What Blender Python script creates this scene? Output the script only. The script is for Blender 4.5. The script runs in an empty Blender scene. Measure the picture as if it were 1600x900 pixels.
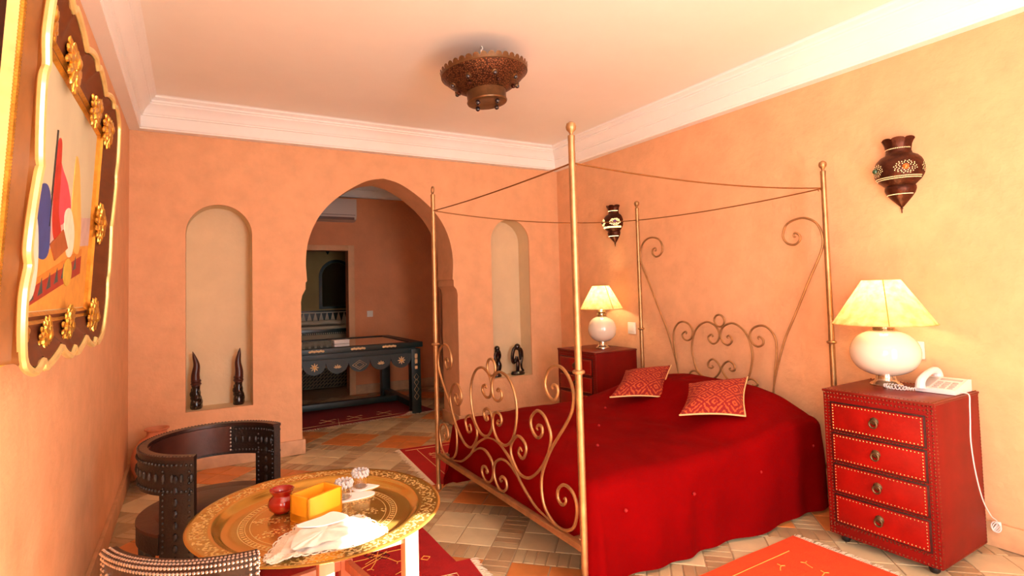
import bpy, bmesh, math, random
from math import sin, cos, pi, radians, sqrt, atan2
from mathutils import Vector, Matrix, noise
random.seed(7)
S = bpy.context.scene
COL = S.collection

# ------------------------------------------------------------------ camera
F, YAW, PITCH, ROLL, CX, CY = 853.622, .5017, .0442, -.0248, 768.537, 414.515
_f = Vector((sin(YAW)*cos(PITCH), cos(YAW)*cos(PITCH), sin(PITCH)))
_r0 = Vector((cos(YAW), -sin(YAW), 0)); _u0 = _r0.cross(_f)
_r = _r0*cos(ROLL) + _u0*sin(ROLL); _u = -_r0*sin(ROLL) + _u0*cos(ROLL)
CAMP = Vector((0, 0, 1.4))
cd = bpy.data.cameras.new('camera'); cam = bpy.data.objects.new('camera', cd); COL.objects.link(cam)
cd.sensor_width = 36; cd.lens = F*36/1600
cd.shift_x = -(CX-800)/1600; cd.shift_y = (CY-450)/1600
cd.clip_start = .02
cam.matrix_world = Matrix(((_r.x, _u.x, -_f.x, 0), (_r.y, _u.y, -_f.y, 0), (_r.z, _u.z, -_f.z, 1.4), (0, 0, 0, 1)))
S.camera = cam
def proj(p):
    d = Vector(p)-CAMP; w = d.dot(_f)
    if w < .05: return None
    return (CX+F*d.dot(_r)/w, CY-F*d.dot(_u)/w, w)

# ------------------------------------------------------------------ world, sun, daylight
W = bpy.data.worlds.new('world'); S.world = W; W.use_nodes = True
bg = W.node_tree.nodes['Background']; bg.inputs[0].default_value = (.75, .85, 1, 1); bg.inputs[1].default_value = 1.2
S.view_settings.view_transform = 'Standard'; S.view_settings.look = 'None'; S.view_settings.gamma = 1
S.view_settings.exposure = 0.05
S.view_settings.use_curve_mapping = False
def light(name, kind, loc, energy, col=(1, 1, 1), parent=None, **kw):
    l = bpy.data.lights.new(name, kind); l.energy = energy; l.color = col
    for k, v in kw.items(): setattr(l, k, v)
    o = bpy.data.objects.new(name, l); COL.objects.link(o); o.location = loc
    if parent: o.parent = parent
    return o
sun = light('sun', 'SUN', (2, -3, 3), 85, (1, .97, .92), angle=.01)
sun.rotation_euler = Vector((-.72, .50, -.42)).to_track_quat('-Z', 'Y').to_euler()
# area lights added as daylight at an assumed rear door and side window, unseen
YR = -1.1                     # rear wall, behind the camera
a = light('assumed_door_daylight', 'AREA', (1.425, YR-.1, 1.235), 105, (.86, .94, 1), shape='RECTANGLE', size=.95, size_y=2.43); a.rotation_euler = (pi/2, 0, 0)
a = light('assumed_window_daylight', 'AREA', (-.438-.06, -.5, 1.6), 70, (.86, .94, 1), shape='RECTANGLE', size=1.3, size_y=.9); a.rotation_euler = (0, -pi/2, 0)

# ------------------------------------------------------------------ materials
def lin(c):
    return tuple((v/255/12.92 if v/255 <= .04045 else ((v/255+.055)/1.055)**2.4) for v in c)+(1,)
def mat(name, c, rough=.5, metal=0, var=0, vs=4, bump=0, bs=30, c2=None, emit=None, es=0, trans=0, sheen=0, coat=0, detail=4, stretch=None, spec=None):
    m = bpy.data.materials.new(name); m.use_nodes = True; nt = m.node_tree; N = nt.nodes; L = nt.links
    b = N['Principled BSDF']
    c = lin(c)
    b.inputs['Base Color'].default_value = c; b.inputs['Roughness'].default_value = rough; b.inputs['Metallic'].default_value = metal
    if trans: b.inputs['Transmission Weight'].default_value = trans
    if sheen:
        b.inputs['Sheen Weight'].default_value = sheen; b.inputs['Sheen Tint'].default_value = c
    if coat: b.inputs['Coat Weight'].default_value = coat; b.inputs['Coat Roughness'].default_value = .1
    if spec is not None: b.inputs['Specular IOR Level'].default_value = spec
    if emit: b.inputs['Emission Color'].default_value = lin(emit); b.inputs['Emission Strength'].default_value = es
    if var or bump or c2:
        tc = N.new('ShaderNodeTexCoord'); src = tc.outputs['Object']
        if stretch:
            mp = N.new('ShaderNodeMapping'); mp.inputs['Scale'].default_value = stretch; L.new(src, mp.inputs[0]); src = mp.outputs[0]
        if var or c2:
            n = N.new('ShaderNodeTexNoise'); n.inputs['Scale'].default_value = vs; n.inputs['Detail'].default_value = detail; n.inputs['Roughness'].default_value = .6
            L.new(src, n.inputs['Vector'])
            r = N.new('ShaderNodeValToRGB'); r.color_ramp.elements[0].position = .3; r.color_ramp.elements[1].position = .7
            d = lin(c2) if c2 else tuple(min(1, v*(1+var)) for v in c[:3])+(1,)
            e = c if c2 else tuple(v*(1-var) for v in c[:3])+(1,)
            r.color_ramp.elements[0].color = e; r.color_ramp.elements[1].color = d
            L.new(n.outputs['Fac'], r.inputs[0]); L.new(r.outputs[0], b.inputs['Base Color'])
        if bump:
            n2 = N.new('ShaderNodeTexNoise'); n2.inputs['Scale'].default_value = bs; n2.inputs['Detail'].default_value = 5
            L.new(src, n2.inputs['Vector'])
            bp = N.new('ShaderNodeBump'); bp.inputs['Strength'].default_value = bump; bp.inputs['Distance'].default_value = .01
            L.new(n2.outputs['Fac'], bp.inputs['Height']); L.new(bp.outputs[0], b.inputs['Normal'])
    return m
def nodes_of(m): return m.node_tree.nodes, m.node_tree.links, m.node_tree.nodes['Principled BSDF']

M = {}
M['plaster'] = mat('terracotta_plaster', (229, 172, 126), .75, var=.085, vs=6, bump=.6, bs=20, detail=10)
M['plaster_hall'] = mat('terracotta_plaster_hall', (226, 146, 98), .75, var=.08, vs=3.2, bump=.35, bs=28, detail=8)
M['niche'] = mat('cream_plaster', (226, 198, 156), .75, var=.05, vs=4, bump=.25, bs=30)
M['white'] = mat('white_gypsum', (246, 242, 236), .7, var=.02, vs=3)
M['ceil'] = mat('ceiling_paint', (246, 238, 226), .8, var=.02, vs=2)
M['skirt'] = mat('skirting_tile', (206, 158, 116), .55, var=.18, vs=7)
M['grout'] = mat('grout', (172, 148, 114), .8, var=.1, vs=20)
M['tile_cream'] = mat('cream_tile', (208, 188, 146), .42, var=.13, vs=5)
M['tile_orange'] = mat('orange_tile', (206, 128, 66), .42, var=.16, vs=5)
M['brick_beige'] = mat('beige_brick', (188, 164, 124), .45, var=.14, vs=5)
M['brick_tan'] = mat('tan_brick', (172, 142, 104), .45, var=.14, vs=5)
M['gold_iron'] = mat('bronzed_iron', (178, 138, 92), .42, .8, var=.22, vs=14)
M['velvet'] = mat('red_velvet', (114, 0, 1), .9, var=.16, vs=3, bump=.15, bs=60, spec=.05)
M['mattress'] = mat('mattress_cloth', (90, 10, 10), .9)
M['tuft'] = mat('red_tuft', (150, 4, 4), .8)
M['red_leather'] = mat('red_leather', (140, 12, 5), .4, spec=.25, var=.22, vs=6, bump=.1, bs=80)
M['red_top'] = mat('red_brown_leather', (112, 24, 14), .35, spec=.3, var=.2, vs=6)
M['red_side'] = mat('dark_red_leather', (118, 9, 4), .5, spec=.2, var=.15, vs=6)
M['dark_strip'] = mat('gap_shade', (46, 8, 5), .5)  # stands in for shade in the drawer gaps and behind the frame
M['stud'] = mat('brass_stud', (206, 160, 110), .25, .9)
M['dark_stud'] = mat('dull_stud', (120, 70, 50), .3, .9)
M['iron'] = mat('aged_bronze', (98, 78, 50), .4, .7, var=.3, vs=40)
M['black_foot'] = mat('black_foot', (26, 18, 14), .5)
M['ceramic'] = mat('cream_ceramic', (232, 218, 196), .12, coat=.5, var=.02)
M['silver'] = mat('silver', (214, 204, 186), .18, 1)
M['phone'] = mat('white_plastic', (232, 222, 216), .35)
M['phone_grey'] = mat('grey_keys', (172, 166, 158), .4)
M['socket'] = mat('socket_plastic', (236, 224, 208), .4)
M['copper'] = mat('dark_copper', (78, 40, 24), .38, .75, var=.35, vs=30, bump=.2, bs=60)
M['glow'] = mat('lit_perforation', (255, 220, 160), .5, emit=(255, 214, 150), es=.9)
M['glow2'] = mat('bright_perforation', (255, 230, 170), .5, emit=(255, 224, 150), es=7)
M['amber'] = mat('amber_jewel', (226, 90, 14), .1, coat=1, emit=(226, 80, 10), es=.5)
M['green_jewel'] = mat('green_jewel', (24, 70, 40), .1, coat=1)
M['purple_jewel'] = mat('purple_jewel', (96, 40, 130), .1, coat=1, emit=(96, 40, 140), es=.4)
M['black_glass'] = mat('black_glass_bead', (30, 26, 34), .05, coat=1)
M['chand'] = mat('pierced_brown_metal', (110, 70, 40), .42, .6, var=.2, vs=20)
M['chand2'] = mat('plain_brown_metal', (110, 76, 44), .4, .65, var=.2, vs=30)
M['gilt'] = mat('gilt', (220, 168, 72), .28, .8, var=.2, vs=30, bump=.2, bs=60)
M['gilt_pale_lit'] = mat('pale_and_lit_gilt', (240, 212, 140), .3, .55, var=.12, vs=20)
M['frame_brown'] = mat('brown_frame_wood', (92, 44, 14), .55, var=.2, vs=10, stretch=(1, 1, 6))
M['frame_side'] = mat('frame_side_wood', (126, 80, 30), .6, var=.12, vs=12, stretch=(4, 1, 1))
M['clay'] = mat('terracotta_clay', (206, 130, 92), .7, var=.15, vs=9)
M['clay_dark'] = mat('clay_inner_shade', (120, 60, 40), .8)
M['leather'] = mat('dark_brown_leather', (40, 17, 10), .32, var=.4, vs=7, bump=.15, bs=50)
M['carved'] = mat('black_carved_leather', (18, 11, 9), .4, var=.3, vs=12, bump=.3, bs=90)
M['seat_leather'] = mat('seat_leather', (60, 24, 14), .4, var=.4, vs=6, bump=.1, bs=40)
M['steel_stud'] = mat('steel_stud', (196, 182, 168), .28, .9)
M['pink_wood'] = mat('pale_pink_wood', (206, 130, 94), .5, var=.08, vs=8, stretch=(8, 8, 1))
M['wax'] = mat('yellow_wax', (238, 160, 22), .5, var=.05, vs=6)
M['wax_in'] = mat('yellow_wax_inside', (220, 130, 10), .6)
M['red_glaze'] = mat('red_glaze', (150, 14, 8), .1, coat=.8)
M['glass'] = mat('clear_glass', (255, 252, 248), .03, trans=1)
M['crystal'] = mat('crystal_bead', (250, 248, 246), .05, trans=.55, coat=1)
M['paper'] = mat('white_paper', (246, 242, 236), .7)
M['lace'] = mat('white_lace', (238, 228, 214), .85, var=.06, vs=60)
M['lace_edge'] = mat('lace_edge', (228, 212, 190), .85, var=.1, vs=90, bump=.6, bs=160)
M['rug_red'] = mat('red_wool', (166, 10, 14), .9, var=.12, vs=14, bump=.4, bs=160)
M['rug_dark'] = mat('dark_red_wool', (130, 14, 20), .9, var=.12, vs=14, bump=.4, bs=160)
M['rug_orange'] = mat('orange_wool', (226, 74, 22), .9, var=.1, vs=14, bump=.4, bs=160)
M['thread'] = mat('pale_thread', (224, 186, 130), .9)
M['thread2'] = mat('orange_thread', (232, 160, 70), .9)
M['thread_dark'] = mat('dark_thread', (60, 10, 12), .9)
M['fringe'] = mat('cotton_fringe', (226, 206, 176), .9)
M['green_paint'] = mat('green_painted_wood', (14, 32, 28), .42, var=.2, vs=12)
M['green_apron'] = mat('slate_green_paint', (34, 46, 46), .5, var=.15, vs=12)
M['bone'] = mat('bone_inlay', (214, 178, 128), .45)
M['table_glass'] = mat('table_glass', (34, 40, 34), .03, coat=1)
M['ebony'] = mat('polished_ebony', (26, 14, 12), .18, var=.4, vs=20, coat=.5)
M['horn'] = mat('dark_horn', (70, 28, 20), .3, var=.3, vs=14)
M['ac'] = mat('ac_plastic', (210, 186, 170), .45)
M['ac_dark'] = mat('ac_slot', (120, 90, 80), .5)
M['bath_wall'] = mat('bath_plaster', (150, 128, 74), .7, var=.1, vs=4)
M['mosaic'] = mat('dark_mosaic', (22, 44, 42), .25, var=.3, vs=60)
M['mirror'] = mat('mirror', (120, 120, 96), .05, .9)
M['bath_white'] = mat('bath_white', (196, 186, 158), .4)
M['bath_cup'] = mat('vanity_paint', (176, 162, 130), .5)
M['lattice'] = mat('lattice_wood', (120, 104, 70), .5)
M['dark'] = mat('dark_void', (24, 20, 16), .8)
M['towel'] = mat('towel', (200, 186, 160), .9)
M['rope'] = mat('gilt_rod', (150, 98, 48), .4, .7)

# pierced pattern on the chandelier bowl
N, L, B = nodes_of(M['chand'])
tc = N.new('ShaderNodeTexCoord'); vo = N.new('ShaderNodeTexVoronoi'); vo.feature = 'DISTANCE_TO_EDGE'; vo.inputs['Scale'].default_value = 80
L.new(tc.outputs['Object'], vo.inputs['Vector'])
rp = N.new('ShaderNodeValToRGB'); rp.color_ramp.elements[0].position = .08; rp.color_ramp.elements[1].position = .2
rp.color_ramp.elements[0].color = lin((54, 28, 16)); rp.color_ramp.elements[1].color = lin((130, 82, 50))
L.new(vo.outputs['Distance'], rp.inputs[0]); L.new(rp.outputs[0], B.inputs['Base Color'])

# engraved brass tray: polar pattern in the tray's own coordinates
mb = mat('engraved_brass', (206, 148, 58), .24, .8)
N, L, B = nodes_of(mb)
def mth(op, a, b=None, c=None):
    n = N.new('ShaderNodeMath'); n.operation = op
    for i, v in enumerate((a, b, c)):
        if v is None: continue
        if isinstance(v, (int, float)): n.inputs[i].default_value = v
        else: L.new(v, n.inputs[i])
    return n.outputs[0]
tc = N.new('ShaderNodeTexCoord'); sx = N.new('ShaderNodeSeparateXYZ'); L.new(tc.outputs['Object'], sx.inputs[0])
X, Y = sx.outputs[0], sx.outputs[1]
R = mth('SQRT', mth('ADD', mth('MULTIPLY', X, X), mth('MULTIPLY', Y, Y)))
TH = mth('ARCTAN2', Y, X)
def band(r0, r1): return mth('MULTIPLY', mth('GREATER_THAN', R, r0), mth('LESS_THAN', R, r1))
vo = N.new('ShaderNodeTexVoronoi'); vo.inputs['Scale'].default_value = 75; L.new(tc.outputs['Object'], vo.inputs['Vector'])
dots = mth('LESS_THAN', vo.outputs['Distance'], .42)
rim = mth('MULTIPLY', band(.385, .44), dots)
# scalloped line on the rim
sc_ = mth('ABSOLUTE', mth('SINE', mth('MULTIPLY', TH, 22)))
scal = mth('LESS_THAN', mth('ABSOLUTE', mth('SUBTRACT', R, mth('ADD', .395, mth('MULTIPLY', sc_, .03)))), .0035)
rings = mth('ADD', mth('ADD', band(.285, .289), band(.262, .265)), mth('ADD', band(.245, .248), mth('MULTIPLY', band(.268, .282), mth('GREATER_THAN', mth('SINE', mth('MULTIPLY', TH, 90)), 0))))
# leaf motifs
rr = mth('DIVIDE', mth('SUBTRACT', R, .15), .085)
lf = mth('SUBTRACT', mth('ABSOLUTE', mth('SINE', mth('MULTIPLY', TH, 5))), .62)
leaf = mth('GREATER_THAN', mth('SUBTRACT', mth('MULTIPLY', lf, 3.6), mth('MULTIPLY', rr, rr)), 0)
leafd = mth('MULTIPLY', leaf, dots)
pat = mth('MINIMUM', mth('ADD', mth('ADD', rim, scal), mth('ADD', rings, leafd)), 1)
mx = N.new('ShaderNodeMix'); mx.data_type = 'RGBA'; L.new(pat, mx.inputs[0]); mx.inputs[6].default_value = lin((206, 162, 74)); mx.inputs[7].default_value = lin((240, 214, 140))
L.new(mx.outputs[2], B.inputs['Base Color'])
L.new(mth('ADD', .17, mth('MULTIPLY', pat, .3)), B.inputs['Roughness'])
bp = N.new('ShaderNodeBump'); bp.inputs['Strength'].default_value = .5; bp.inputs['Distance'].default_value = .002; bp.invert = True
L.new(pat, bp.inputs['Height']); L.new(bp.outputs[0], B.inputs['Normal'])
M['brass'] = mb

# woven diamond cushion
mc = mat('woven_cushion', (190, 40, 24), .9)
N, L, B = nodes_of(mc)
tc = N.new('ShaderNodeTexCoord'); sx = N.new('ShaderNodeSeparateXYZ'); L.new(tc.outputs['UV'], sx.inputs[0]); U, V = sx.outputs[0], sx.outputs[1]
def tri(v, k): return mth('PINGPONG', mth('MULTIPLY', v, k), .5)
dm = mth('PINGPONG', mth('MULTIPLY', mth('ADD', tri(U, 3), tri(V, 3)), 4), .5)
nz = N.new('ShaderNodeTexNoise'); nz.inputs['Scale'].default_value = 24; nz.inputs['Detail'].default_value = 2; L.new(tc.outputs['UV'], nz.inputs['Vector'])
fac = mth('GREATER_THAN', mth('ADD', mth('MULTIPLY', dm, .8), mth('MULTIPLY', nz.outputs['Fac'], 1.0)), .76)
mx = N.new('ShaderNodeMix'); mx.data_type = 'RGBA'; L.new(fac, mx.inputs[0]); mx.inputs[6].default_value = lin((126, 12, 4)); mx.inputs[7].default_value = lin((176, 72, 28))
L.new(mx.outputs[2], B.inputs['Base Color'])
bp = N.new('ShaderNodeBump'); bp.inputs['Strength'].default_value = .5; bp.inputs['Distance'].default_value = .004; L.new(nz.outputs['Fac'], bp.inputs['Height']); L.new(bp.outputs[0], B.inputs['Normal'])
M['cushion'] = mc
M['cush_trim'] = mat('cushion_trim', (220, 180, 120), .9)

# parchment lamp shade: lets the bulb's light through
ms = bpy.data.materials.new('parchment_shade'); ms.use_nodes = True
N = ms.node_tree.nodes; L = ms.node_tree.links; N.remove(N['Principled BSDF'])
tc = N.new('ShaderNodeTexCoord'); nz = N.new('ShaderNodeTexNoise'); nz.inputs['Scale'].default_value = 26; nz.inputs['Detail'].default_value = 6; L.new(tc.outputs['Object'], nz.inputs['Vector'])
rp = N.new('ShaderNodeValToRGB'); rp.color_ramp.elements[0].position = .35; rp.color_ramp.elements[1].position = .65
rp.color_ramp.elements[0].color = lin((236, 200, 130)); rp.color_ramp.elements[1].color = lin((250, 226, 170)); L.new(nz.outputs['Fac'], rp.inputs[0])
df = N.new('ShaderNodeBsdfDiffuse'); tl = N.new('ShaderNodeBsdfTranslucent'); L.new(rp.outputs[0], df.inputs[0]); L.new(rp.outputs[0], tl.inputs[0])
mxs = N.new('ShaderNodeMixShader'); mxs.inputs[0].default_value = .6; L.new(df.outputs[0], mxs.inputs[1]); L.new(tl.outputs[0], mxs.inputs[2]); L.new(mxs.outputs[0], N['Material Output'].inputs[0])
M['shade'] = ms

# ------------------------------------------------------------------ mesh builder
class MB:
    def __init__(s): s.v = []; s.f = []; s.uv = None
    def add(s, vs, fs):
        o = len(s.v); s.v += [tuple(v) for v in vs]; s.f += [tuple(i+o for i in f) for f in fs]; return s
    def box(s, x0, x1, y0, y1, z0, z1, mtx=None):
        vs = [Vector((x, y, z)) for z in (z0, z1) for y in (y0, y1) for x in (x0, x1)]
        if mtx: vs = [mtx @ v for v in vs]
        return s.add(vs, [(0, 2, 3, 1), (4, 5, 7, 6), (0, 1, 5, 4), (1, 3, 7, 5), (3, 2, 6, 7), (2, 0, 4, 6)])
    def bbox(s, x0, x1, y0, y1, z0, z1, b=.006, mtx=None):
        bm = bmesh.new(); bmesh.ops.create_cube(bm, size=1)
        for v in bm.verts: v.co = Vector(((x0+x1)/2+v.co.x*(x1-x0), (y0+y1)/2+v.co.y*(y1-y0), (z0+z1)/2+v.co.z*(z1-z0)))
        bmesh.ops.bevel(bm, geom=bm.edges[:], offset=b, segments=2, profile=.6, affect='EDGES')
        bm.verts.index_update(); vs = [mtx @ v.co if mtx else v.co.copy() for v in bm.verts]; fs = [[v.index for v in f.verts] for f in bm.faces]; bm.free()
        return s.add(vs, fs)
    def lathe(s, prof, c=(0, 0, 0), n=32, a0=0, a1=2*pi, sx=1, sy=1, mtx=None):
        full = abs(a1-a0-2*pi) < 1e-6; k = n if full else n+1; o = []
        for r, z in prof:
            for i in range(k):
                a = a0+(a1-a0)*i/n; p = Vector((c[0]+r*cos(a)*sx, c[1]+r*sin(a)*sy, c[2]+z)); o.append(mtx @ p if mtx else p)
        fs = []
        for j in range(len(prof)-1):
            for i in range(n):
                i2 = (i+1) % k; fs.append((j*k+i, j*k+i2, (j+1)*k+i2, (j+1)*k+i))
        if full:
            if prof[0][0] > 1e-5: fs.append(tuple(reversed(range(k))))
            if prof[-1][0] > 1e-5: fs.append(tuple((len(prof)-1)*k+i for i in range(k)))
        return s.add(o, fs)
    def sphere(s, c, r, n=12, m=8, sc=(1, 1, 1), mtx=None):
        vs = [Vector((0, 0, -1))]
        for j in range(1, m):
            t = -pi/2+pi*j/m
            for i in range(n): a = 2*pi*i/n; vs.append(Vector((cos(t)*cos(a), cos(t)*sin(a), sin(t))))
        vs.append(Vector((0, 0, 1)))
        fs = [(0, 1+(i+1) % n, 1+i) for i in range(n)]
        for j in range(m-2):
            for i in range(n): a = 1+j*n; b = a+n; fs.append((a+i, a+(i+1) % n, b+(i+1) % n, b+i))
        a = 1+(m-2)*n; fs += [(a+i, a+(i+1) % n, len(vs)-1) for i in range(n)]
        out = []
        for v in vs:
            p = Vector((v.x*sc[0]*r, v.y*sc[1]*r, v.z*sc[2]*r))
            if mtx: p = mtx @ p
            out.append(p+Vector(c))
        return s.add(out, fs)
    def tube(s, pts, r, n=8, closed=False, caps=True):
        pts = [Vector(p) for p in pts]; k = len(pts); rs = r if isinstance(r, (list, tuple)) else [r]*k
        T = []
        for i in range(k):
            a = pts[(i-1) % k] if (closed or i > 0) else pts[0]; b = pts[(i+1) % k] if (closed or i < k-1) else pts[-1]
            T.append((b-a).normalized() if (b-a).length > 1e-9 else Vector((0, 0, 1)))
        up = Vector((0, 0, 1)) if abs(T[0].z) < .9 else Vector((1, 0, 0))
        nrm = (up-T[0]*up.dot(T[0])).normalized(); o = []
        for i in range(k):
            nrm = (nrm-T[i]*nrm.dot(T[i])); nrm = nrm.normalized() if nrm.length > 1e-6 else T[i].orthogonal().normalized()
            bn = T[i].cross(nrm)
            for j in range(n): a = 2*pi*j/n; o.append(pts[i]+(nrm*cos(a)+bn*sin(a))*rs[i])
        fs = []
        for i in range(k if closed else k-1):
            i2 = (i+1) % k
            for j in range(n): j2 = (j+1) % n; fs.append((i*n+j, i*n+j2, i2*n+j2, i2*n+j))
        if caps and not closed: fs += [tuple(reversed(range(n))), tuple((k-1)*n+j for j in range(n))]
        return s.add(o, fs)
    def prism(s, poly, h0, h1, axis='z', mtx=None):
        k = len(poly); f3 = {'z': lambda a, b, h: Vector((a, b, h)), 'y': lambda a, b, h: Vector((a, h, b)), 'x': lambda a, b, h: Vector((h, a, b))}[axis]
        vs = [f3(a, b, h0) for a, b in poly]+[f3(a, b, h1) for a, b in poly]
        if mtx: vs = [mtx @ v for v in vs]
        return s.add(vs, [tuple(reversed(range(k))), tuple(range(k, 2*k))]+[(i, (i+1) % k, k+(i+1) % k, k+i) for i in range(k)])
    def arc(s, c, r0, r1, a0, a1, z0, z1, n=40):
        o = []
        for i in range(n+1):
            a = a0+(a1-a0)*i/n
            for r, z in ((r0, z0), (r1, z0), (r1, z1), (r0, z1)): o.append((c[0]+r*cos(a), c[1]+r*sin(a), z))
        fs = [(0, 1, 2, 3), (n*4+3, n*4+2, n*4+1, n*4)]
        for i in range(n):
            for j in range(4): fs.append((i*4+j, (i+1)*4+j, (i+1)*4+(j+1) % 4, i*4+(j+1) % 4))
        return s.add(o, fs)
    def stud(s, p, nrm, r=.005, h=.004):
        nrm = Vector(nrm).normalized(); a = nrm.orthogonal().normalized(); b = nrm.cross(a); p = Vector(p)
        vs = [p+(a*cos(t)+b*sin(t))*r for t in (0, 1.2566, 2.5133, 3.77, 5.0265)]+[p+nrm*h]
        return s.add(vs, [(i, (i+1) % 5, 5) for i in range(5)])
    def mesh(s, name, m, smooth=True, ang=35):
        me = bpy.data.meshes.new(name); me.from_pydata(s.v, [], s.f)
        bm = bmesh.new(); bm.from_mesh(me); bmesh.ops.recalc_face_normals(bm, faces=bm.faces); bm.to_mesh(me); bm.free()
        me.update()
        if smooth:
            for p in me.polygons: p.use_smooth = True
            me.set_sharp_from_angle(angle=radians(ang))
        if m: me.materials.append(M[m])
        return me
    def build(s, name, m, parent=None, smooth=True, ang=35, loc=None):
        o = bpy.data.objects.new(name, s.mesh(name, m, smooth, ang)); COL.objects.link(o)
        if loc: o.location = loc
        if parent: o.parent = parent
        return o
def tag(o, label, cat, group=None, kind=None):
    o['label'] = label; o['category'] = cat
    if group: o['group'] = group
    if kind: o['kind'] = kind
    return o
def thing(name, label, cat, loc=(0, 0, 0), rz=0, group=None):
    o = bpy.data.objects.new(name, None); COL.objects.link(o); o.location = loc; o.rotation_euler = (0, 0, rz); o.empty_display_size = .1
    return tag(o, label, cat, group)
def struct(o): o['kind'] = 'structure'; return o
def stuff(o): o['kind'] = 'stuff'; return o
def crom(P, k=6, closed=False):
    P = [Vector(p) for p in P]; n = len(P); out = []
    for i in range(n if closed else n-1):
        a = P[(i-1) % n] if (closed or i) else P[0]*2-P[1]; b = P[i]; c = P[(i+1) % n]; d = P[(i+2) % n] if (closed or i < n-2) else P[-1]*2-P[-2]
        for j in range(k):
            t = j/k; out.append(.5*((2*b)+(c-a)*t+(2*a-5*b+4*c-d)*t*t+(3*b-a-3*c+d)*t**3))
    if not closed: out.append(P[-1])
    return out
def sstep(a, b, x): t = max(0, min(1, (x-a)/(b-a))); return t*t*(3-2*t)

# ------------------------------------------------------------------ room shell
XL, XR, YB, ZC = -.438, 3.674, 5.0955, 2.98
WT = .40
def slab(name, loops, thick, m, bevel=0):
    """wall slab with openings, drawn in x,z and thickened in y from YB backwards"""
    c = bpy.data.curves.new(name, 'CURVE'); c.dimensions = '2D'; c.fill_mode = 'BOTH'; c.extrude = thick/2
    for lp in loops:
        sp = c.splines.new('POLY'); sp.points.add(len(lp)-1); sp.use_cyclic_u = True
        for q, (a, b) in zip(sp.points, lp): q.co = (a, b, 0, 1)
    o = bpy.data.objects.new('tmp', c); COL.objects.link(o)
    dg = bpy.context.evaluated_depsgraph_get(); me = bpy.data.meshes.new_from_object(o.evaluated_get(dg)); bpy.data.objects.remove(o); bpy.data.curves.remove(c)
    for v in me.vertices: v.co = Vector((v.co.x, v.co.z+thick/2, v.co.y))
    bm = bmesh.new(); bm.from_mesh(me); bmesh.ops.remove_doubles(bm, verts=bm.verts, dist=1e-5); bmesh.ops.recalc_face_normals(bm, faces=bm.faces); bm.to_mesh(me); bm.free()
    for p in me.polygons: p.use_smooth = True
    me.set_sharp_from_angle(angle=radians(35))
    me.name = name; me.materials.clear(); me.materials.append(M[m])
    ob = bpy.data.objects.new(name, me); COL.objects.link(ob); return ob
archR = [(1.62, 2.498), (1.76, 2.468), (1.90, 2.397), (2.04, 2.298), (2.16, 2.185), (2.255, 2.045), (2.318, 1.88), (2.342, 1.70), (2.333, 1.53)]
archR = [(p.x, p.y) for p in crom([Vector((a, b, 0)) for a, b in archR], 4)]
archL = [(2*1.617-a, b) for a, b in reversed(archR)][:-1]
opening = [(.848, -.01), (.848, 1.29), (.846, 1.33), (.858, 1.39), (.888, 1.445), (.888, 1.505), (.902, 1.515)]+archL+archR+[(2.332, 1.515), (2.345, 1.505), (2.345, 1.445), (2.374, 1.41), (2.387, 1.358), (2.385, 1.29), (2.385, -.01)]
def niche_loop(cx, w, z0, zt, n=24):
    r = w/2; return [(cx-r, z0), (cx+r, z0)]+[(cx+r*cos(pi*i/n), zt-r+r*sin(pi*i/n)) for i in range(n+1)]
n1 = niche_loop(.2, .50, .47, 2.168); n2 = niche_loop(3.03, .48, .455, 2.156)
wall_back = struct(slab('wall_back', [[(XL-.1, -.02), (XR+.1, -.02), (XR+.1, 3.06), (XL-.1, 3.06)], opening, n1, n2], WT, 'plaster'))
wall_back.location = (0, YB, 0)
for lp in (n1, n2):
    k = len(lp); mbx = MB(); d0, d1 = .012, .225
    vs = [(a, d0, b) for a, b in lp]+[(a, d1, b) for a, b in lp]
    cxm = sum(a for a, b in lp)/k; czm = 1.3
    vs = [(cxm+(a-cxm)*.995, y, czm+(b-czm)*.9985) for a, y, b in vs]
    mbx.add(vs, [(i, (i+1) % k, k+(i+1) % k, k+i) for i in range(k)]+[tuple(range(k, 2*k))])
    mbx.build('niche_lining', 'niche', wall_back, ang=50)
def wall(name, x0, x1, y0, y1, z0, z1, m='plaster'): return struct(MB().box(x0, x1, y0, y1, z0, z1).build(name, m, smooth=False))
wl = struct(slab('wall_left', [[(YR-.25, -.02), (YB+.02, -.02), (YB+.02, 3.06), (YR-.25, 3.06)], [(-.95, .95), (-.05, .95), (-.05, 2.25), (-.95, 2.25)]], .12, 'plaster'))
wl.rotation_euler = (0, 0, pi/2); wl.location = (XL, 0, 0)
wr_ = struct(slab('wall_right', [[(YR-.25, -.02), (YB+.02, -.02), (YB+.02, 3.06), (YR-.25, 3.06)], [(-1.05, .4), (-.11, .4), (-.11, 2.47), (-1.05, 2.47)]], .06, 'plaster'))
wr_.rotation_euler = (0, 0, pi/2); wr_.location = (XR+.06, 0, 0)
rear = struct(slab('wall_rear', [[(XL-.1, -.02), (XR+.1, -.02), (XR+.1, 3.06), (XL-.1, 3.06)], [(.95, .0), (1.9, .0), (1.9, 2.45), (.95, 2.45)]], .2, 'plaster'))
rear.location = (0, YR-.2, 0)
wall('ceiling', XL-.1, XR+.1, YR-.25, YB+.1, ZC, ZC+.1, 'ceil')
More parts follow.
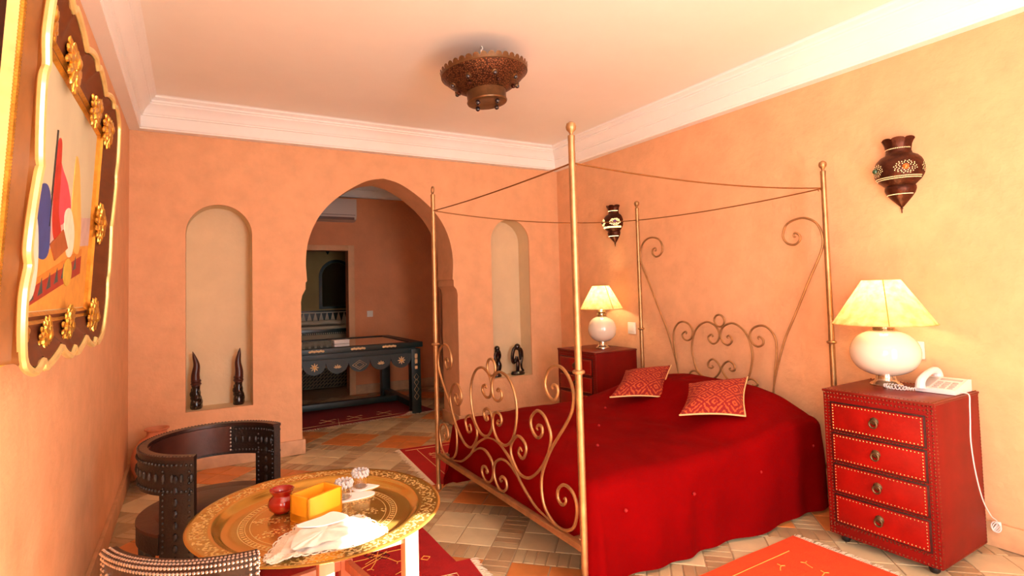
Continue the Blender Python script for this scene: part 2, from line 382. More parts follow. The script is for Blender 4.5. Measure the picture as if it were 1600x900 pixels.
# cornice: profile (projection, z)
cor = [(0, 2.731), (.075, 2.731), (.075, 2.742), (.082, 2.748), (.082, 2.832), (.094, 2.836), (.094, 2.846), (.10, 2.85), (.112, 2.875), (.13, 2.90), (.148, 2.915), (.148, 2.926), (.158, 2.930), (.158, 2.944), (.175, 2.956), (.185, 2.960), (.185, 2.972), (.195, 2.979), (0, 2.979)]
def cornice(name, fn, a0, a1, m0, m1):
    mbx = MB(); k = len(cor); vs = [fn(a0+m0*p, p, z) for p, z in cor]+[fn(a1+m1*p, p, z) for p, z in cor]
    mbx.add(vs, [(i, (i+1) % k, k+(i+1) % k, k+i) for i in range(k)]); return struct(mbx.build(name, 'white', ang=25))
cornice('trim_1', lambda a, p, z: (XL+p, a, z), YR, YB, 1, -1)
cornice('trim_2', lambda a, p, z: (a, YB-p, z), XL, XR, 1, -1)
cornice('trim_3', lambda a, p, z: (XR-p, a, z), YR, YB, 1, -1)
# baseboards
def bboard(name, x0, x1, y0, y1): return struct(MB().bbox(x0, x1, y0, y1, 0, .125, .005).build(name, 'skirt'))
bboard('baseboard_left', XL, XL+.022, YR, YB-.001); bboard('baseboard_right', XR-.022, XR, YR, YB-.001)
bb = bboard('baseboard_back', XL+.022, .85, YB-.022, YB)
bb2 = bboard('baseboard_arch', 2.383, XR-.022, YB-.022, YB)
struct(MB().bbox(.848, .872, YB-.022, YB+WT, 0, .125, .005).build('baseboard_jamb', 'skirt'))
struct(MB().bbox(2.361, 2.385, YB-.022, YB+WT, 0, .125, .005).build('baseboard_jamb', 'skirt'))

# floor with individual tiles
floor = struct(MB().box(XL-.1, XR+.1, YR-.25, 9.0, -.06, -.004).build('floor', 'grout', smooth=False))
TA = -pi/4+.037; UX, UY = cos(TA), sin(TA); VX, VY = cos(TA-pi/2), sin(TA-pi/2)
SQ, STR = .407, .145; PER = SQ+STR; T0 = (1.418, 2.98)
def fl(u, v): return (T0[0]+u*UX+v*VX, T0[1]+u*UY+v*VY)
RUGS = []
def tilemesh(name, w, h, m):
    g = .0035; me = MB(); a, b = w/2-g, h/2-g; c = .004
    me.add([(-a, -b, -.012), (a, -b, -.012), (a, b, -.012), (-a, b, -.012), (-a, -b, -.0015), (a, -b, -.0015), (a, b, -.0015), (-a, b, -.0015), (-a+c, -b+c, 0), (a-c, -b+c, 0), (a-c, b-c, 0), (-a+c, b-c, 0)],
           [(0, 1, 5, 4), (1, 2, 6, 5), (2, 3, 7, 6), (3, 0, 4, 7), (4, 5, 9, 8), (5, 6, 10, 9), (6, 7, 11, 10), (7, 4, 8, 11), (8, 9, 10, 11)])
    return me.mesh(name, m, ang=20)
TM = {k: tilemesh('floor_tile', SQ/2, SQ/2, k) for k in ('tile_cream', 'tile_orange')}
NB = 7; BW = SQ/NB; CB = STR/2
BM_ = {k: tilemesh('floor_brick', BW, STR, k) for k in ('brick_beige', 'brick_tan')}
CM_ = {k: tilemesh('floor_brick', CB, STR, k) for k in ('brick_beige', 'brick_tan')}
tiles = []
def inroom(x, y):
    if y < YB: return XL+.03 < x < XR-.03 and y > -1.05
    if y < YB+WT: return .9 < x < 2.34
    return .3 < x < 3.2 and y < 7.6
for i in range(-12, 13):
    for j in range(-12, 13):
        cu, cv = i*PER, j*PER
        for a in (-.25, .25):
            for b in (-.25, .25): tiles.append((0, 'tile_orange' if j % 2 else 'tile_cream', cu+a*SQ, cv+b*SQ, 0, TM))
        for k in range(NB):
            o = (k+.5-NB/2)*BW
            tiles.append((1, random.choice(['brick_beige', 'brick_beige', 'brick_tan']), cu+o, cv+PER/2, 0, BM_))
            tiles.append((1, random.choice(['brick_beige', 'brick_tan']), cu+PER/2, cv+o, pi/2, BM_))
        for k in (-.5, .5): tiles.append((1, 'brick_tan', cu+PER/2+k*CB, cv+PER/2, 0, CM_))
cand = []
HID = [(1.7, 3.42, 2.15, 3.5), (1.6, 3.15, 3.66, 4.6), (-.1, 1.12, 2.75, 3.3), (2.3, 2.85, 1.1, 1.85), (.5, 2.4, 6.15, 6.9)]
rest = {}
for t in tiles:
    x, y = fl(t[2], t[3])
    if not inroom(x, y): continue
    q = proj((x, y, 0))
    if not q: q = (-999, -999, 99)
    vis = -30 < q[0] < 1630 and 550 < q[1] < 925 and not any(a < x < b and c < y < d for a, b, c, d in HID)
    cand.append((0 if vis else 1, q[2], x, y, t))
cand.sort(key=lambda c: (c[0], c[1])); cnt = [0, 0]
for hid, w, x, y, t in cand:
    rot = TA+t[4]+random.uniform(-.006, .006)
    if not hid and cnt[t[0]] < 290:
        cnt[t[0]] += 1
        o = bpy.data.objects.new('floor_tile' if t[0] == 0 else 'floor_brick', t[5][t[1]]); COL.objects.link(o); o.parent = floor
        o.location = (x, y, random.uniform(-.001, .0008)); o.rotation_euler = (0, 0, rot)
    else:
        rest.setdefault(t[1], []).append((x, y, rot, t[5][t[1]]))
for k, lst in rest.items():
    mbx = MB()
    for x, y, rot, me in lst:
        c, s = cos(rot), sin(rot)
        mbx.add([(x+v.co.x*c-v.co.y*s, y+v.co.x*s+v.co.y*c, v.co.z) for v in me.vertices], [tuple(p.vertices) for p in me.polygons])
    stuff(mbx.build('distant_floor_tiles', k, floor, ang=20))

# ------------------------------------------------------------------ hall beyond the arch
YH = 7.6
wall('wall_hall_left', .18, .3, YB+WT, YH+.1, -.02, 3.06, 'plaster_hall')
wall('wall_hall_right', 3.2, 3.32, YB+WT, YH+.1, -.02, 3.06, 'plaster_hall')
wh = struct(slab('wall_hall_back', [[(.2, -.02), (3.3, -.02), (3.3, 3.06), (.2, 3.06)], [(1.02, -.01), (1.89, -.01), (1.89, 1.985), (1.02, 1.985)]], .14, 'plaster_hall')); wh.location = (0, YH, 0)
wall('ceiling_hall', .2, 3.3, YB+WT, 9.0, ZC, ZC+.1, 'ceil')
mbx = MB(); k = len(cor)
mbx.add([(x, YH-p, z) for x in (.3, 3.2) for p, z in cor], [(i, (i+1) % k, k+(i+1) % k, k+i) for i in range(k)]); struct(mbx.build('trim_4', 'white', ang=25))
struct(MB().bbox(1.97, 3.2, YH-.02, YH, 0, .125, .004).build('baseboard_hall', 'skirt'))
d1 = bpy.data.objects.new('door_1', None); COL.objects.link(d1); struct(d1); d1.location = (1.455, YH, 0)
MB().bbox(.435, .52, -.025, .1, 0, 2.06, .006).build('door_jamb', 'plaster', d1)
MB().bbox(-.52, -.435, -.025, .1, 0, 2.06, .006).build('door_jamb', 'plaster', d1)
MB().bbox(-.435, .435, -.025, .1, 1.985, 2.06, .006).build('door_head', 'plaster', d1)
d2 = bpy.data.objects.new('door_2', None); COL.objects.link(d2); struct(d2); d2.location = (3.2, 7.0, 0)
MB().bbox(-.03, 0, .38, .46, 0, 2.1, .005).build('door_jamb', 'plaster', d2)
MB().bbox(-.03, 0, -.46, -.38, 0, 2.1, .005).build('door_jamb', 'plaster', d2)
MB().bbox(-.03, 0, -.38, .38, 2.02, 2.1, .005).build('door_head', 'plaster', d2)
MB().bbox(-.02, 0, -.38, .38, 0.01, 2.02, .003).build('door_leaf', 'skirt', d2)
# bathroom behind the doorway
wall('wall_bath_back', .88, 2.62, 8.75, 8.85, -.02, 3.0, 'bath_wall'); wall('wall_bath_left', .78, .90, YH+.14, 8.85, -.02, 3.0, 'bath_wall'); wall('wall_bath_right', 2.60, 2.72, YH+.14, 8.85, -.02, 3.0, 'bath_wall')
van = thing('bathroom_vanity', 'pale vanity cupboard with dark tiled counter seen through the hall doorway', 'vanity', (1.75, 8.44, 0))
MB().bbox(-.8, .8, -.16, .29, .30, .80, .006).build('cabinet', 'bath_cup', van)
MB().bbox(-.8, .8, -.12, .29, 0.01, .30, .004).build('dark_backing', 'dark', van)  # dark box stands in for the shade behind the lattice
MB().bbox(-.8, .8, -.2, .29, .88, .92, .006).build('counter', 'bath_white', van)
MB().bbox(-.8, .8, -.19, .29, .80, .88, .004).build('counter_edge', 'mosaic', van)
mbx = MB()
for i in range(53): mbx.box(-.8+i*.03, -.785+i*.03, -.196, -.19, .805, .825)
stuff(mbx.build('edge_checks', 'bath_white', van))
MB().box(-.8, .8, .28, .295, .92, 1.14).build('splashback', 'bath_white', van)
mbx = MB()
for i in range(18):
    x = -.79+i*.088; mbx.prism([(x, 1.10), (x+.076, 1.10), (x+.038, .96)], .268, .281, 'y')
stuff(mbx.build('splash_triangles', 'mosaic', van))
MB().box(-.8, .8, .266, .282, 1.115, 1.14).build('splash_border', 'mosaic', van)
for x in (.03, .10): MB().sphere((x, -.168, .62), .013).build('knob', 'iron', van)
mbx = MB()
for i in range(27):
    x = -.8+i*.05
    mbx.prism([(x, .02), (x+.02, .02), (x+.30, .29), (x+.28, .29)], -.150, -.135, 'y')
for i in range(6): mbx.box(-.8, .8, -.152, -.14, .02+i*.05, .03+i*.05)
stuff(mbx.build('lattice', 'lattice', van))
mbx = MB().tube(crom([(-.5, -.08, .94), (-.3, -.1, .955), (-.15, -.06, .945), (.05, -.1, .96), (.2, -.06, .94)]), .03, 8)
tag(mbx.build('folded_towel', 'towel', loc=(1.75, 8.45, .02)), 'crumpled pale towel lying on the bathroom counter', 'towel')
mir = thing('arched_mirror', 'arched bathroom mirror in a dark mosaic frame above the counter', 'mirror', (1.99, 8.75, 1.16))
def archpoly(w, h, n=20): return [(-w, 0), (w, 0)]+[(w*cos(pi*i/n), h-w+w*sin(pi*i/n)) for i in range(n+1)]
MB().prism(archpoly(.22, .72), -.02, 0, 'y').build('mirror_glass', 'mirror', mir)
a, b = archpoly(.27, .77), archpoly(.225, .725)
mbx = MB(); k = len(a)
mbx.add([(x, -.03, z) for x, z in a]+[(x, -.03, z if i > 1 else .04) for i, (x, z) in enumerate(b)]+[(x, 0, z) for x, z in a], [(i, (i+1) % k, k+(i+1) % k, k+i) for i in range(k)]+[(i, (i+1) % k, 2*k+(i+1) % k, 2*k+i) for i in range(k)])
mbx.build('mosaic_frame', 'mosaic', mir)
tag(MB().lathe([(.002, .16), (.05, .13), (.06, .10), (.03, .05), (.004, 0)], n=12).build('pendant_lamp', 'mosaic', loc=(1.83, 8.6, 2.0)), 'small dark pendant lamp hanging in the bathroom', 'lamp')
MB().tube([(0, 0, .15), (0, 0, .98)], .004, 6).build('flex', 'mosaic', bpy.data.objects['pendant_lamp'])
# air conditioner
ac = thing('air_conditioner', 'white split air conditioner high on the hall wall', 'air conditioner', (1.60, YH, 2.38))
MB().prism([(-.2, .30), (-.2, .07), (-.17, .02), (-.1, 0), (-.002, 0), (-.002, .30)], -.37, .37, 'x').build('casing', 'ac', ac)
MB().bbox(-.34, .34, -.196, -.12, .018, .05, .004).build('outlet_louvre', 'ac_dark', ac)
MB().bbox(-.35, .35, -.206, -.2, .075, .082, .002).build('seam', 'ac_dark', ac)
def plate(name, label, loc, axis, w=.085, h=.085):
    o = thing(name, label, 'switch', loc)
    if axis == 'x': MB().bbox(-.012, 0, -w/2, w/2, -h/2, h/2, .004).build('plate', 'socket', o); MB().bbox(-.016, -.012, -w*.3, w*.3, -h*.3, h*.3, .002).build('rocker', 'socket', o)
    else: MB().bbox(-w/2, w/2, -.012, 0, -h/2, h/2, .004).build('plate', 'socket', o); MB().bbox(-w*.3, w*.3, -.016, -.012, -h*.3, h*.3, .002).build('rocker', 'socket', o)
    return o
plate('light_switch', 'white switch plate on the hall wall right of the doorway', (2.19, YH, 1.10), 'y')
plate('light_switch', 'white switch plate beside the far bedside lamp', (XR, 3.947, 1.0), 'x', .10, .11)
plate('light_switch', 'white switch plate half hidden behind the near bedside lamp', (XR, 1.615, .99), 'x', .085, .10)

# hall table
tb = thing('hall_table', 'dark green painted table with scalloped apron and glass top in the hall', 'table', (1.36, 6.58, 0))
tw, td = .89, .56          # half sizes
for sx_ in (-1, 1):
    for sy_ in (-1, 1):
        lg = MB().bbox(sx_*tw-.055 if sx_ > 0 else -tw-.055+.11-.055, sx_*tw+.055 if sx_ > 0 else -tw+.11, sy_*td-.055, sy_*td+.055, 0.004, .74, .005).build('leg', 'green_paint', tb)
        if sx_ > 0 and sy_ < 0:
            mo = MB()
            for z in (.66, .60, .53):
                for s_ in (-1, 1): mo.sphere((tw+s_*.008, -td-.056, z), .02, 8, 6, (.5, .3, 1.5 if z > .55 else 1))
            mo.build('inlay', 'bone', lg)
            mo = MB()
            for z in (.42, .36, .28, .2):
                mo.tube([(tw-.028, -td-.056, z), (tw, -td-.056, z+.04), (tw+.028, -td-.056, z), (tw, -td-.056, z-.04), (tw-.028, -td-.056, z)], .0018, 5)
            stuff(mo.build('tooled_lines', 'bone', lg))
for y0, y1 in ((-td-.07, -td+.03), (td-.03, td+.07)): MB().bbox(-tw-.08, tw+.08, y0, y1, .76, .82, .008).build('top_rail', 'green_paint', tb)
for x0, x1 in ((-tw-.08, -tw+.04), (tw-.04, tw+.08)): MB().bbox(x0, x1, -td+.03, td-.03, .76, .82, .008).build('top_rail', 'green_paint', tb)
MB().box(-tw+.04, tw-.04, -td+.03, td-.03, .80, .812).build('glass_top', 'table_glass', tb, smooth=False)
MB().bbox(-tw, tw, -td-.04, -td+.04, .70, .762, .004).build('apron_rail', 'green_apron', tb)
MB().bbox(-tw, tw, td-.02, td+.02, .60, .762, .004).build('apron_rail', 'green_paint', tb)
for x in (-tw, tw): MB().bbox(x-.02, x+.02, -td, td, .60, .762, .004).build('apron_rail', 'green_paint', tb)
nsc = 7; sw = (2*tw-.11)/nsc
for i in range(nsc):
    cx = -tw+.055+sw*(i+.5); pts = [(cx-sw/2, .70), (cx-sw/2, .665)]+[(cx-sw/2*cos(pi*j/14), .665-.125*sin(pi*j/14)) for j in range(1, 14)]+[(cx+sw/2, .665), (cx+sw/2, .70)]
    scp = MB().prism(pts, -td-.05, -td-.02, 'y').build('apron_scallop', 'green_apron', tb)
    fl_ = MB()
    if i % 2 == 0 and i != 4:
        for j in range(8):
            a = j*pi/4; fl_.sphere((cx+.026*cos(a), -td-.054, .625+.026*sin(a)), .02, 8, 5, (1, .2, .35), Matrix.Rotation(-a, 3, 'Y'))
        fl_.build('star_inlay', 'bone', scp); MB().sphere((cx, -td-.057, .625), .009, 8, 6, (1, .5, 1)).build('star_centre', 'wax', scp)
    elif i == 4:
        for q in (.05, .03): fl_.tube([(cx-q*1.6, -td-.052, .615), (cx, -td-.052, .615+q), (cx+q*1.6, -td-.052, .615), (cx, -td-.052, .615-q), (cx-q*1.6, -td-.052, .615)], .002, 5)
        fl_.build('line_inlay', 'bone', scp)
    else:
        for a in (pi*.5, pi*.28, pi*.72, pi*.12, pi*.88): fl_.sphere((cx+.024*cos(a), -td-.054, .598+.024*sin(a)), .02, 8, 5, (1, .2, .35), Matrix.Rotation(-a, 3, 'Y'))
        fl_.build('lotus_inlay', 'bone', scp)
for cx in (-.65, -.22, .22, .57):
    mo = MB()
    for j in range(7): mo.sphere((cx+(j-3)*.022, -td-.073, .792+.004*(j % 2)), .016, 8, 5, (1, .3, .8))
    mo.build('edge_inlay', 'bone', tb)
for x in (-tw, tw): MB().bbox(x-.04, x+.04, -td+.05, td-.05, .06, .13, .006).build('stretcher', 'green_paint', tb)
MB().bbox(-tw+.04, tw-.04, -.04, .04, .06, .13, .006).build('stretcher', 'green_paint', tb)
bk = thing('white_box', 'small white box lying on the glass hall table', 'box', (1.52, 6.5, .813), .1)
MB().bbox(-.09, .09, -.05, .05, 0, .03, .004).build('box_body', 'paper', bk); MB().bbox(-.092, .092, -.052, .052, .03, .045, .004).build('lid', 'paper', bk)

# ------------------------------------------------------------------ rugs
def rug(name, label, cx, cy, w, h, m, rz=0, fr=(), z=.001, wave=.003, line=None, seed=1, bumps=()):
    o = thing(name, label, 'rug', (cx, cy, z), rz)
    nx, ny = max(12, int(w/.05)), max(12, int(h/.05)); mbx = MB(); vs = []
    def zz(x, y):
        v = abs(noise.noise(Vector((x*2.2, y*2.2, seed))))*wave
        for bx, by, br, bh in bumps: v += bh*math.exp(-((x-bx)**2+(y-by)**2)/br**2)
        return v
    for s_ in (1, 0):
        for j in range(ny+1):
            for i in range(nx+1):
                x = -w/2+w*i/nx; y = -h/2+h*j/ny; ww = .006*noise.noise(Vector((x*4, y*4, seed+9)))
                vs.append((x+ww, y+ww, zz(x, y)+.007*s_))
    k = (nx+1)*(ny+1); fs = []
    for j in range(ny):
        for i in range(nx):
            a = j*(nx+1)+i; fs += [(a, a+1, a+nx+2, a+nx+1), (k+a, k+a+nx+1, k+a+nx+2, k+a+1)]
    def edge(a, b): fs.append((a, b, k+b, k+a))
    for i in range(nx): edge(i, i+1); edge(ny*(nx+1)+i, ny*(nx+1)+i+1)
    for j in range(ny): edge(j*(nx+1), (j+1)*(nx+1)); edge(j*(nx+1)+nx, (j+1)*(nx+1)+nx)
    mbx.add(vs, fs); mbx.build('pile', m, o)
    rnd = random.Random(seed)
    for sd in fr:
        f = MB(); ln = h if sd in 'lr' else w
        for i in range(int(ln/.007)):
            t = -ln/2+ln*i/int(ln/.007); L_ = rnd.uniform(.025, .05); dv = rnd.uniform(-.015, .015)
            if sd == 'r': a, b = (w/2-.004, t), (w/2+L_, t+dv)
            elif sd == 'l': a, b = (-w/2+.004, t), (-w/2-L_, t+dv)
            elif sd == 't': a, b = (t, h/2-.004), (t+dv, h/2+L_)
            else: a, b = (t, -h/2+.004), (t+dv, -h/2-L_)
            f.tube([(*a, .006+zz(*a)), ((a[0]+b[0])/2, (a[1]+b[1])/2, .009), (*b, .003)], [.0022, .002, .001], 4)
        stuff(f.build('fringe', 'fringe', o))
    if line:
        for nm, mt, paths in line:
            f = MB()
            for P in paths: f.tube([(x, y, zz(x, y)+.0072) for x, y in P], .0028, 5)
            f.build(nm, mt, o)
    return o
def dia(cx, cy, r): return [(cx-r, cy), (cx, cy+r), (cx+r, cy), (cx, cy-r), (cx-r, cy)]
def twig(x, y, a, l):
    ex, ey = x+l*cos(a), y+l*sin(a); return [[(x, y), (x+l*.5*cos(a+.1), y+l*.5*sin(a+.1)), (ex, ey)], [(ex+.02*cos(a+1), ey+.02*sin(a+1)), (ex, ey), (ex+.02*cos(a-1), ey+.02*sin(a-1))]]
# rug under the table
rA = [dia(.42, .22, .02), dia(.49, -.08, .025), [(-.4, .45), (.56, .45)], [(.2, .02), (.34, .1)], [(.14, -.03), (.3, .05)], [(.44, -.10), (.3, -.16)]]
for a in range(6): rA += twig(.28, .08, a*1.05, .14)
rug('kilim', 'red embroidered kilim under the brass tray table', .575, 2.82, 1.22, .98, 'rug_red', 0, (), .001, seed=2, line=[('embroidery', 'thread2', rA), ('dark_motif', 'thread_dark', [dia(.28, .08, .05), dia(.28, .08, .03), dia(.25, .11, .03), dia(.31, .05, .03)])])
rug('kilim', 'red rug with pale border lines and white fringe overlapping the table rug', .80, 2.24, .82, .82, 'rug_red', -.12, ('r',), .0095, seed=5, line=[('border_line', 'thread', [[(-.3, .30), (.30, .30), (.30, -.3)], [(-.3, .24), (.22, .24), (.22, -.3)], dia(.26, .27, .025)])])
rC = [dia(-.5, .2, .05), dia(-.2, .25, .04), [(-.7, .42), (.7, .42)], [(-.6, -.4), (-.6, .4)]]
for a in range(5): rC += twig(-.45, .18, a*1.25, .1)
rug('kilim', 'red kilim with pale fringe on the far side of the bed', 2.30, 4.16, 1.48, .98, 'rug_red', -.07, ('l',), .001, seed=3, line=[('embroidery', 'thread', rC)])
rD = [[(-.6, .36), (.52, .36)], dia(.28, .08, .04), dia(.28, .08, .022), dia(.28, -.13, .04)]
for i in range(3):
    rD += twig(.33, .1-i*.03, .35-i*.3, .13)+twig(.23, .1-i*.03, pi-.35+i*.3, .13)
rD += twig(.45, .2, 1.2, .05)+twig(.1, .24, .4, .06)+twig(.3, .27, .5, .05)+twig(-.1, .2, .3, .06)
rug('kilim', 'bright orange kilim with tan fringe before the near chest', 2.2, 1.44, 1.42, .9, 'rug_orange', .03, ('r',), .001, seed=4, line=[('embroidery', 'thread2', rD), ('motif_centre', 'thread_dark', [dia(.28, .08, .012), dia(.28, .08, .03)])])
rE = [[(-.9, -.4), (.9, -.4)], [(-.1, -.5), (-.02, -.2)]]
for x in (-.55, -.15, .15, .5):
    for a in range(4): rE += twig(x, -.25, a*1.57+.4, .09)
rug('kilim', 'dark red rug with white fringe under the green hall table', 1.42, 6.42, 2.05, 1.0, 'rug_dark', .08, ('b',), .001, seed=6, line=[('embroidery', 'thread', rE)], bumps=((.72, -.5, .07, .03),))

# ------------------------------------------------------------------ canopy bed
bed = thing('canopy_bed', 'bronzed iron four poster bed with scrolled headboard and footboard', 'bed', (0, 0, 0))
PX0, PX1, PY0, PY1 = 1.522, 3.49, 1.9885, 3.6376; YM = 2.813
def arcpts(c, r, n=24): return [(c[0], c[1]+r*cos(2*pi*i/n), c[2]+r*sin(2*pi*i/n)) for i in range(n)]
for px, py, ring in ((PX0, PY1, 1), (PX0, PY0, 0), (PX1, PY1, 0), (PX1, PY0, 0)):
    p = MB().lathe([(.0135, .02), (.0165, .3), (.0165, 1.0), (.0155, 2.07), (.0165, 2.075), (.0165, 2.095), (.008, 2.1)], (px, py, 0), 16).build('post', 'gold_iron', bed)
    if ring: MB().tube([(px+.0, py+.022*cos(2*pi*i/20), 2.128+.024*sin(2*pi*i/20)) for i in range(20)], .005, 8, True).build('finial', 'gold_iron', p)
    else: MB().lathe([(.006, 2.095), (.009, 2.105), (.012, 2.112), (.021, 2.122), (.024, 2.136), (.02, 2.15), (.008, 2.159), (.001, 2.16)], (px, py, 0), 16).build('finial', 'gold_iron', p)
    MB().lathe([(.0166, 1.010), (.026, 1.013), (.029, 1.02), (.026, 1.027), (.0166, 1.030)], (px, py, 0), 16).build('collar', 'gold_iron', p)
    MB().lathe([(.022, .004), (.022, .03), (.0165, .04)], (px, py, 0), 14).build('foot', 'gold_iron', p)
FOOT = {
 'post_scroll': [(-.622, .914), (-.612, .921), (-.625, .935), (-.651, .932), (-.660, .907), (-.643, .874), (-.614, .863), (-.577, .880), (-.554, .924), (-.572, .982), (-.627, 1.024), (-.692, 1.026), (-.744, .992), (-.772, .949), (-.782, .899), (-.766, .835), (-.724, .775), (-.657, .698), (-.592, .624), (-.539, .545), (-.503, .472), (-.496, .398), (-.514, .332), (-.561, .287), (-.627, .265), (-.693, .273), (-.751, .308), (-.779, .375), (-.776, .432), (-.741, .472), (-.685, .479), (-.640, .445), (-.635, .402), (-.667, .382), (-.697, .403), (-.694, .421), (-.681, .412)],
 'c_scroll': [(-.476, .686), (-.467, .698), (-.485, .716), (-.513, .711), (-.517, .684), (-.490, .654), (-.449, .655), (-.414, .696), (-.421, .744), (-.476, .785), (-.532, .773), (-.569, .733), (-.591, .683), (-.573, .613), (-.548, .571), (-.502, .512), (-.432, .452), (-.368, .420), (-.296, .418), (-.239, .454), (-.202, .510), (-.216, .566), (-.281, .616), (-.346, .596), (-.360, .557), (-.325, .508), (-.282, .525), (-.298, .559), (-.319, .543)],
 'arch_bar': [(0, .536), (-.06, .530), (-.114, .512), (-.187, .474), (-.245, .429), (-.288, .385), (-.354, .340), (-.428, .300), (-.498, .282), (-.595, .266)],
 'low_scroll': [(-.266, .397), (-.197, .434), (-.136, .449), (-.078, .441), (-.018, .405), (-.004, .349), (-.024, .300), (-.068, .270), (-.114, .275), (-.147, .307), (-.137, .343), (-.099, .351), (-.072, .331), (-.085, .319), (-.098, .329)],
 'heart_scroll': [(-.084, .820), (-.062, .823), (-.078, .837), (-.110, .824), (-.115, .793), (-.075, .766), (-.022, .778), (-.004, .840), (-.028, .899), (-.103, .934), (-.185, .916), (-.243, .862), (-.273, .788), (-.270, .697), (-.236, .605), (-.191, .558), (-.134, .532), (-.063, .541), (-.015, .588), (-.003, .636), (-.017, .680), (-.058, .700), (-.097, .688), (-.106, .658), (-.081, .631), (-.055, .639), (-.067, .657), (-.079, .652)]}
HEAD = {
 'heart_scroll': [(-.070, .996), (-.062, 1.002), (-.080, 1.015), (-.106, .991), (-.094, .961), (-.063, .944), (-.025, .963), (-.004, 1.014), (-.031, 1.075), (-.102, 1.108), (-.168, 1.089), (-.223, 1.041), (-.255, .972), (-.269, .889), (-.258, .815), (-.232, .733), (-.178, .685), (-.098, .671), (-.042, .702), (-.006, .759), (-.028, .801), (-.072, .826), (-.110, .804), (-.119, .769), (-.094, .755), (-.070, .767), (-.083, .777)],
 'side_scroll': [(-.323, 1.002), (-.316, 1.012), (-.328, 1.023), (-.358, 1.001), (-.352, .969), (-.313, .952), (-.271, .974), (-.254, 1.029), (-.280, 1.076), (-.336, 1.100), (-.389, 1.092), (-.431, 1.053), (-.454, .994), (-.453, .906), (-.437, .810), (-.419, .666), (-.41, .5)],
 'curl': [(-.259, .680), (-.270, .672), (-.290, .675), (-.300, .690), (-.277, .711), (-.242, .716), (-.209, .695), (-.18, .64), (-.16, .5)],
 'tall_scroll': [(-.627, 1.697), (-.613, 1.699), (-.621, 1.722), (-.650, 1.709), (-.655, 1.674), (-.617, 1.646), (-.566, 1.660), (-.539, 1.713), (-.573, 1.789), (-.677, 1.816), (-.765, 1.773), (-.803, 1.680), (-.789, 1.587), (-.705, 1.414), (-.602, 1.191), (-.519, 1.018), (-.455, .825), (-.416, .661), (-.40, .5)]}
for px, D, rad in ((PX0, FOOT, .0078), (PX1, HEAD, .0078)):
    for nm, pts in D.items():
        for sg in (1, -1):
            c = crom([(px, YM+sg*a, z) for a, z in pts], 5)
            MB().tube(c, [rad*(.55+.45*min(1, i/14, (len(c)-1-i)/14)) for i in range(len(c))], 8).build(nm, 'gold_iron', bed)
MB().tube(arcpts((PX0, YM, .948), .049), .0075, 8, True).build('crest_ring', 'gold_iron', bed)
MB().tube(arcpts((PX1, YM, 1.122), .045), .0075, 8, True).build('crest_ring', 'gold_iron', bed)
MB().bbox(PX0-.018, PX0+.018, PY0, PY1, .228, .258, .008).build('foot_rail', 'gold_iron', bed)
MB().bbox(PX1-.015, PX1+.015, PY0, PY1, .228, .258, .008).build('head_rail', 'gold_iron', bed)
for y in (PY0+.09, PY1-.06): MB().bbox(PX0+.02, PX1-.015, y-.012, y+.012, .225, .255, .005).build('side_rail', 'gold_iron', bed)
for i in range(9): MB().bbox(1.66+i*.21, 1.74+i*.21, PY0+.1, PY1-.07, .256, .268, .003).build('slat', 'skirt', bed)
for y in (PY0+.07, PY1-.07): MB().bbox(PX0+.018, PX0+.05, y-.014, y+.014, .2, .26, .004).build('rail_bracket', 'gold_iron', bed)
def cord(a, b, sag):
    a, b = Vector(a), Vector(b); return [a.lerp(b, t/24)-Vector((0, 0, sag*4*(t/24)*(1-t/24))) for t in range(25)]
for a, b, sg in (((PX0, PY0+.02, 1.968), (PX0, PY1-.02, 1.976), .012), ((PX0+.02, PY0, 1.968), (PX1-.02, PY0, 1.985), .035), ((PX0+.02, PY1, 1.976), (PX1-.02, PY1, 1.985), .05), ((PX1, PY0+.02, 1.985), (PX1, PY1-.02, 1.985), .02)):
    MB().tube(cord(a, b, sg), .0042, 6).build('canopy_cord', 'rope', bed)
for x, y in ((PX0, PY1), (PX0, PY0), (PX1, PY1), (PX1, PY0)):
    mx_ = 1 if x == PX0 else -1; my = 1 if y == PY0 else -1
    MB().tube([(x+mx_*.012, y+my*.012, 1.975), (x+mx_*.022, y+my*.008, 1.985), (x+mx_*.026, y+my*.02, 1.978), (x+mx_*.016, y+my*.024, 1.970)], .003, 6).build('cord_hook', 'rope', bed)
MB().bbox(1.645, 3.44, 2.12, 3.52, .27, .455, .05).build('mattress', 'mattress', bed)

# bedspread
RS = .075
BX0, BX1, BY0, BY1 = 1.590+RS, 3.462-RS, 2.035+RS, 3.60-RS
def ztop(x, y):
    e = abs(y-YM)/.74; hump = .185*sstep(2.62, 3.12, x)*(1-.75*min(1, e)**3)*(1-.05*sstep(3.3, 3.46, x))
    soft = .03*(1-min(1, e)**4)*sstep(1.55, 2.0, x)
    return .495+hump+soft+.012*noise.noise(Vector((x*3, y*3, 1)))+.006*noise.noise(Vector((x*8, y*8, 3)))
per = []
def seg(a, b, n, nrm):
    for i in range(n): t = i/n; per.append((a[0]+(b[0]-a[0])*t, a[1]+(b[1]-a[1])*t, nrm))
def corner(c, a0, n):
    for i in range(n): a = a0-(pi/2)*i/n; per.append((c[0], c[1], (cos(a), sin(a))))
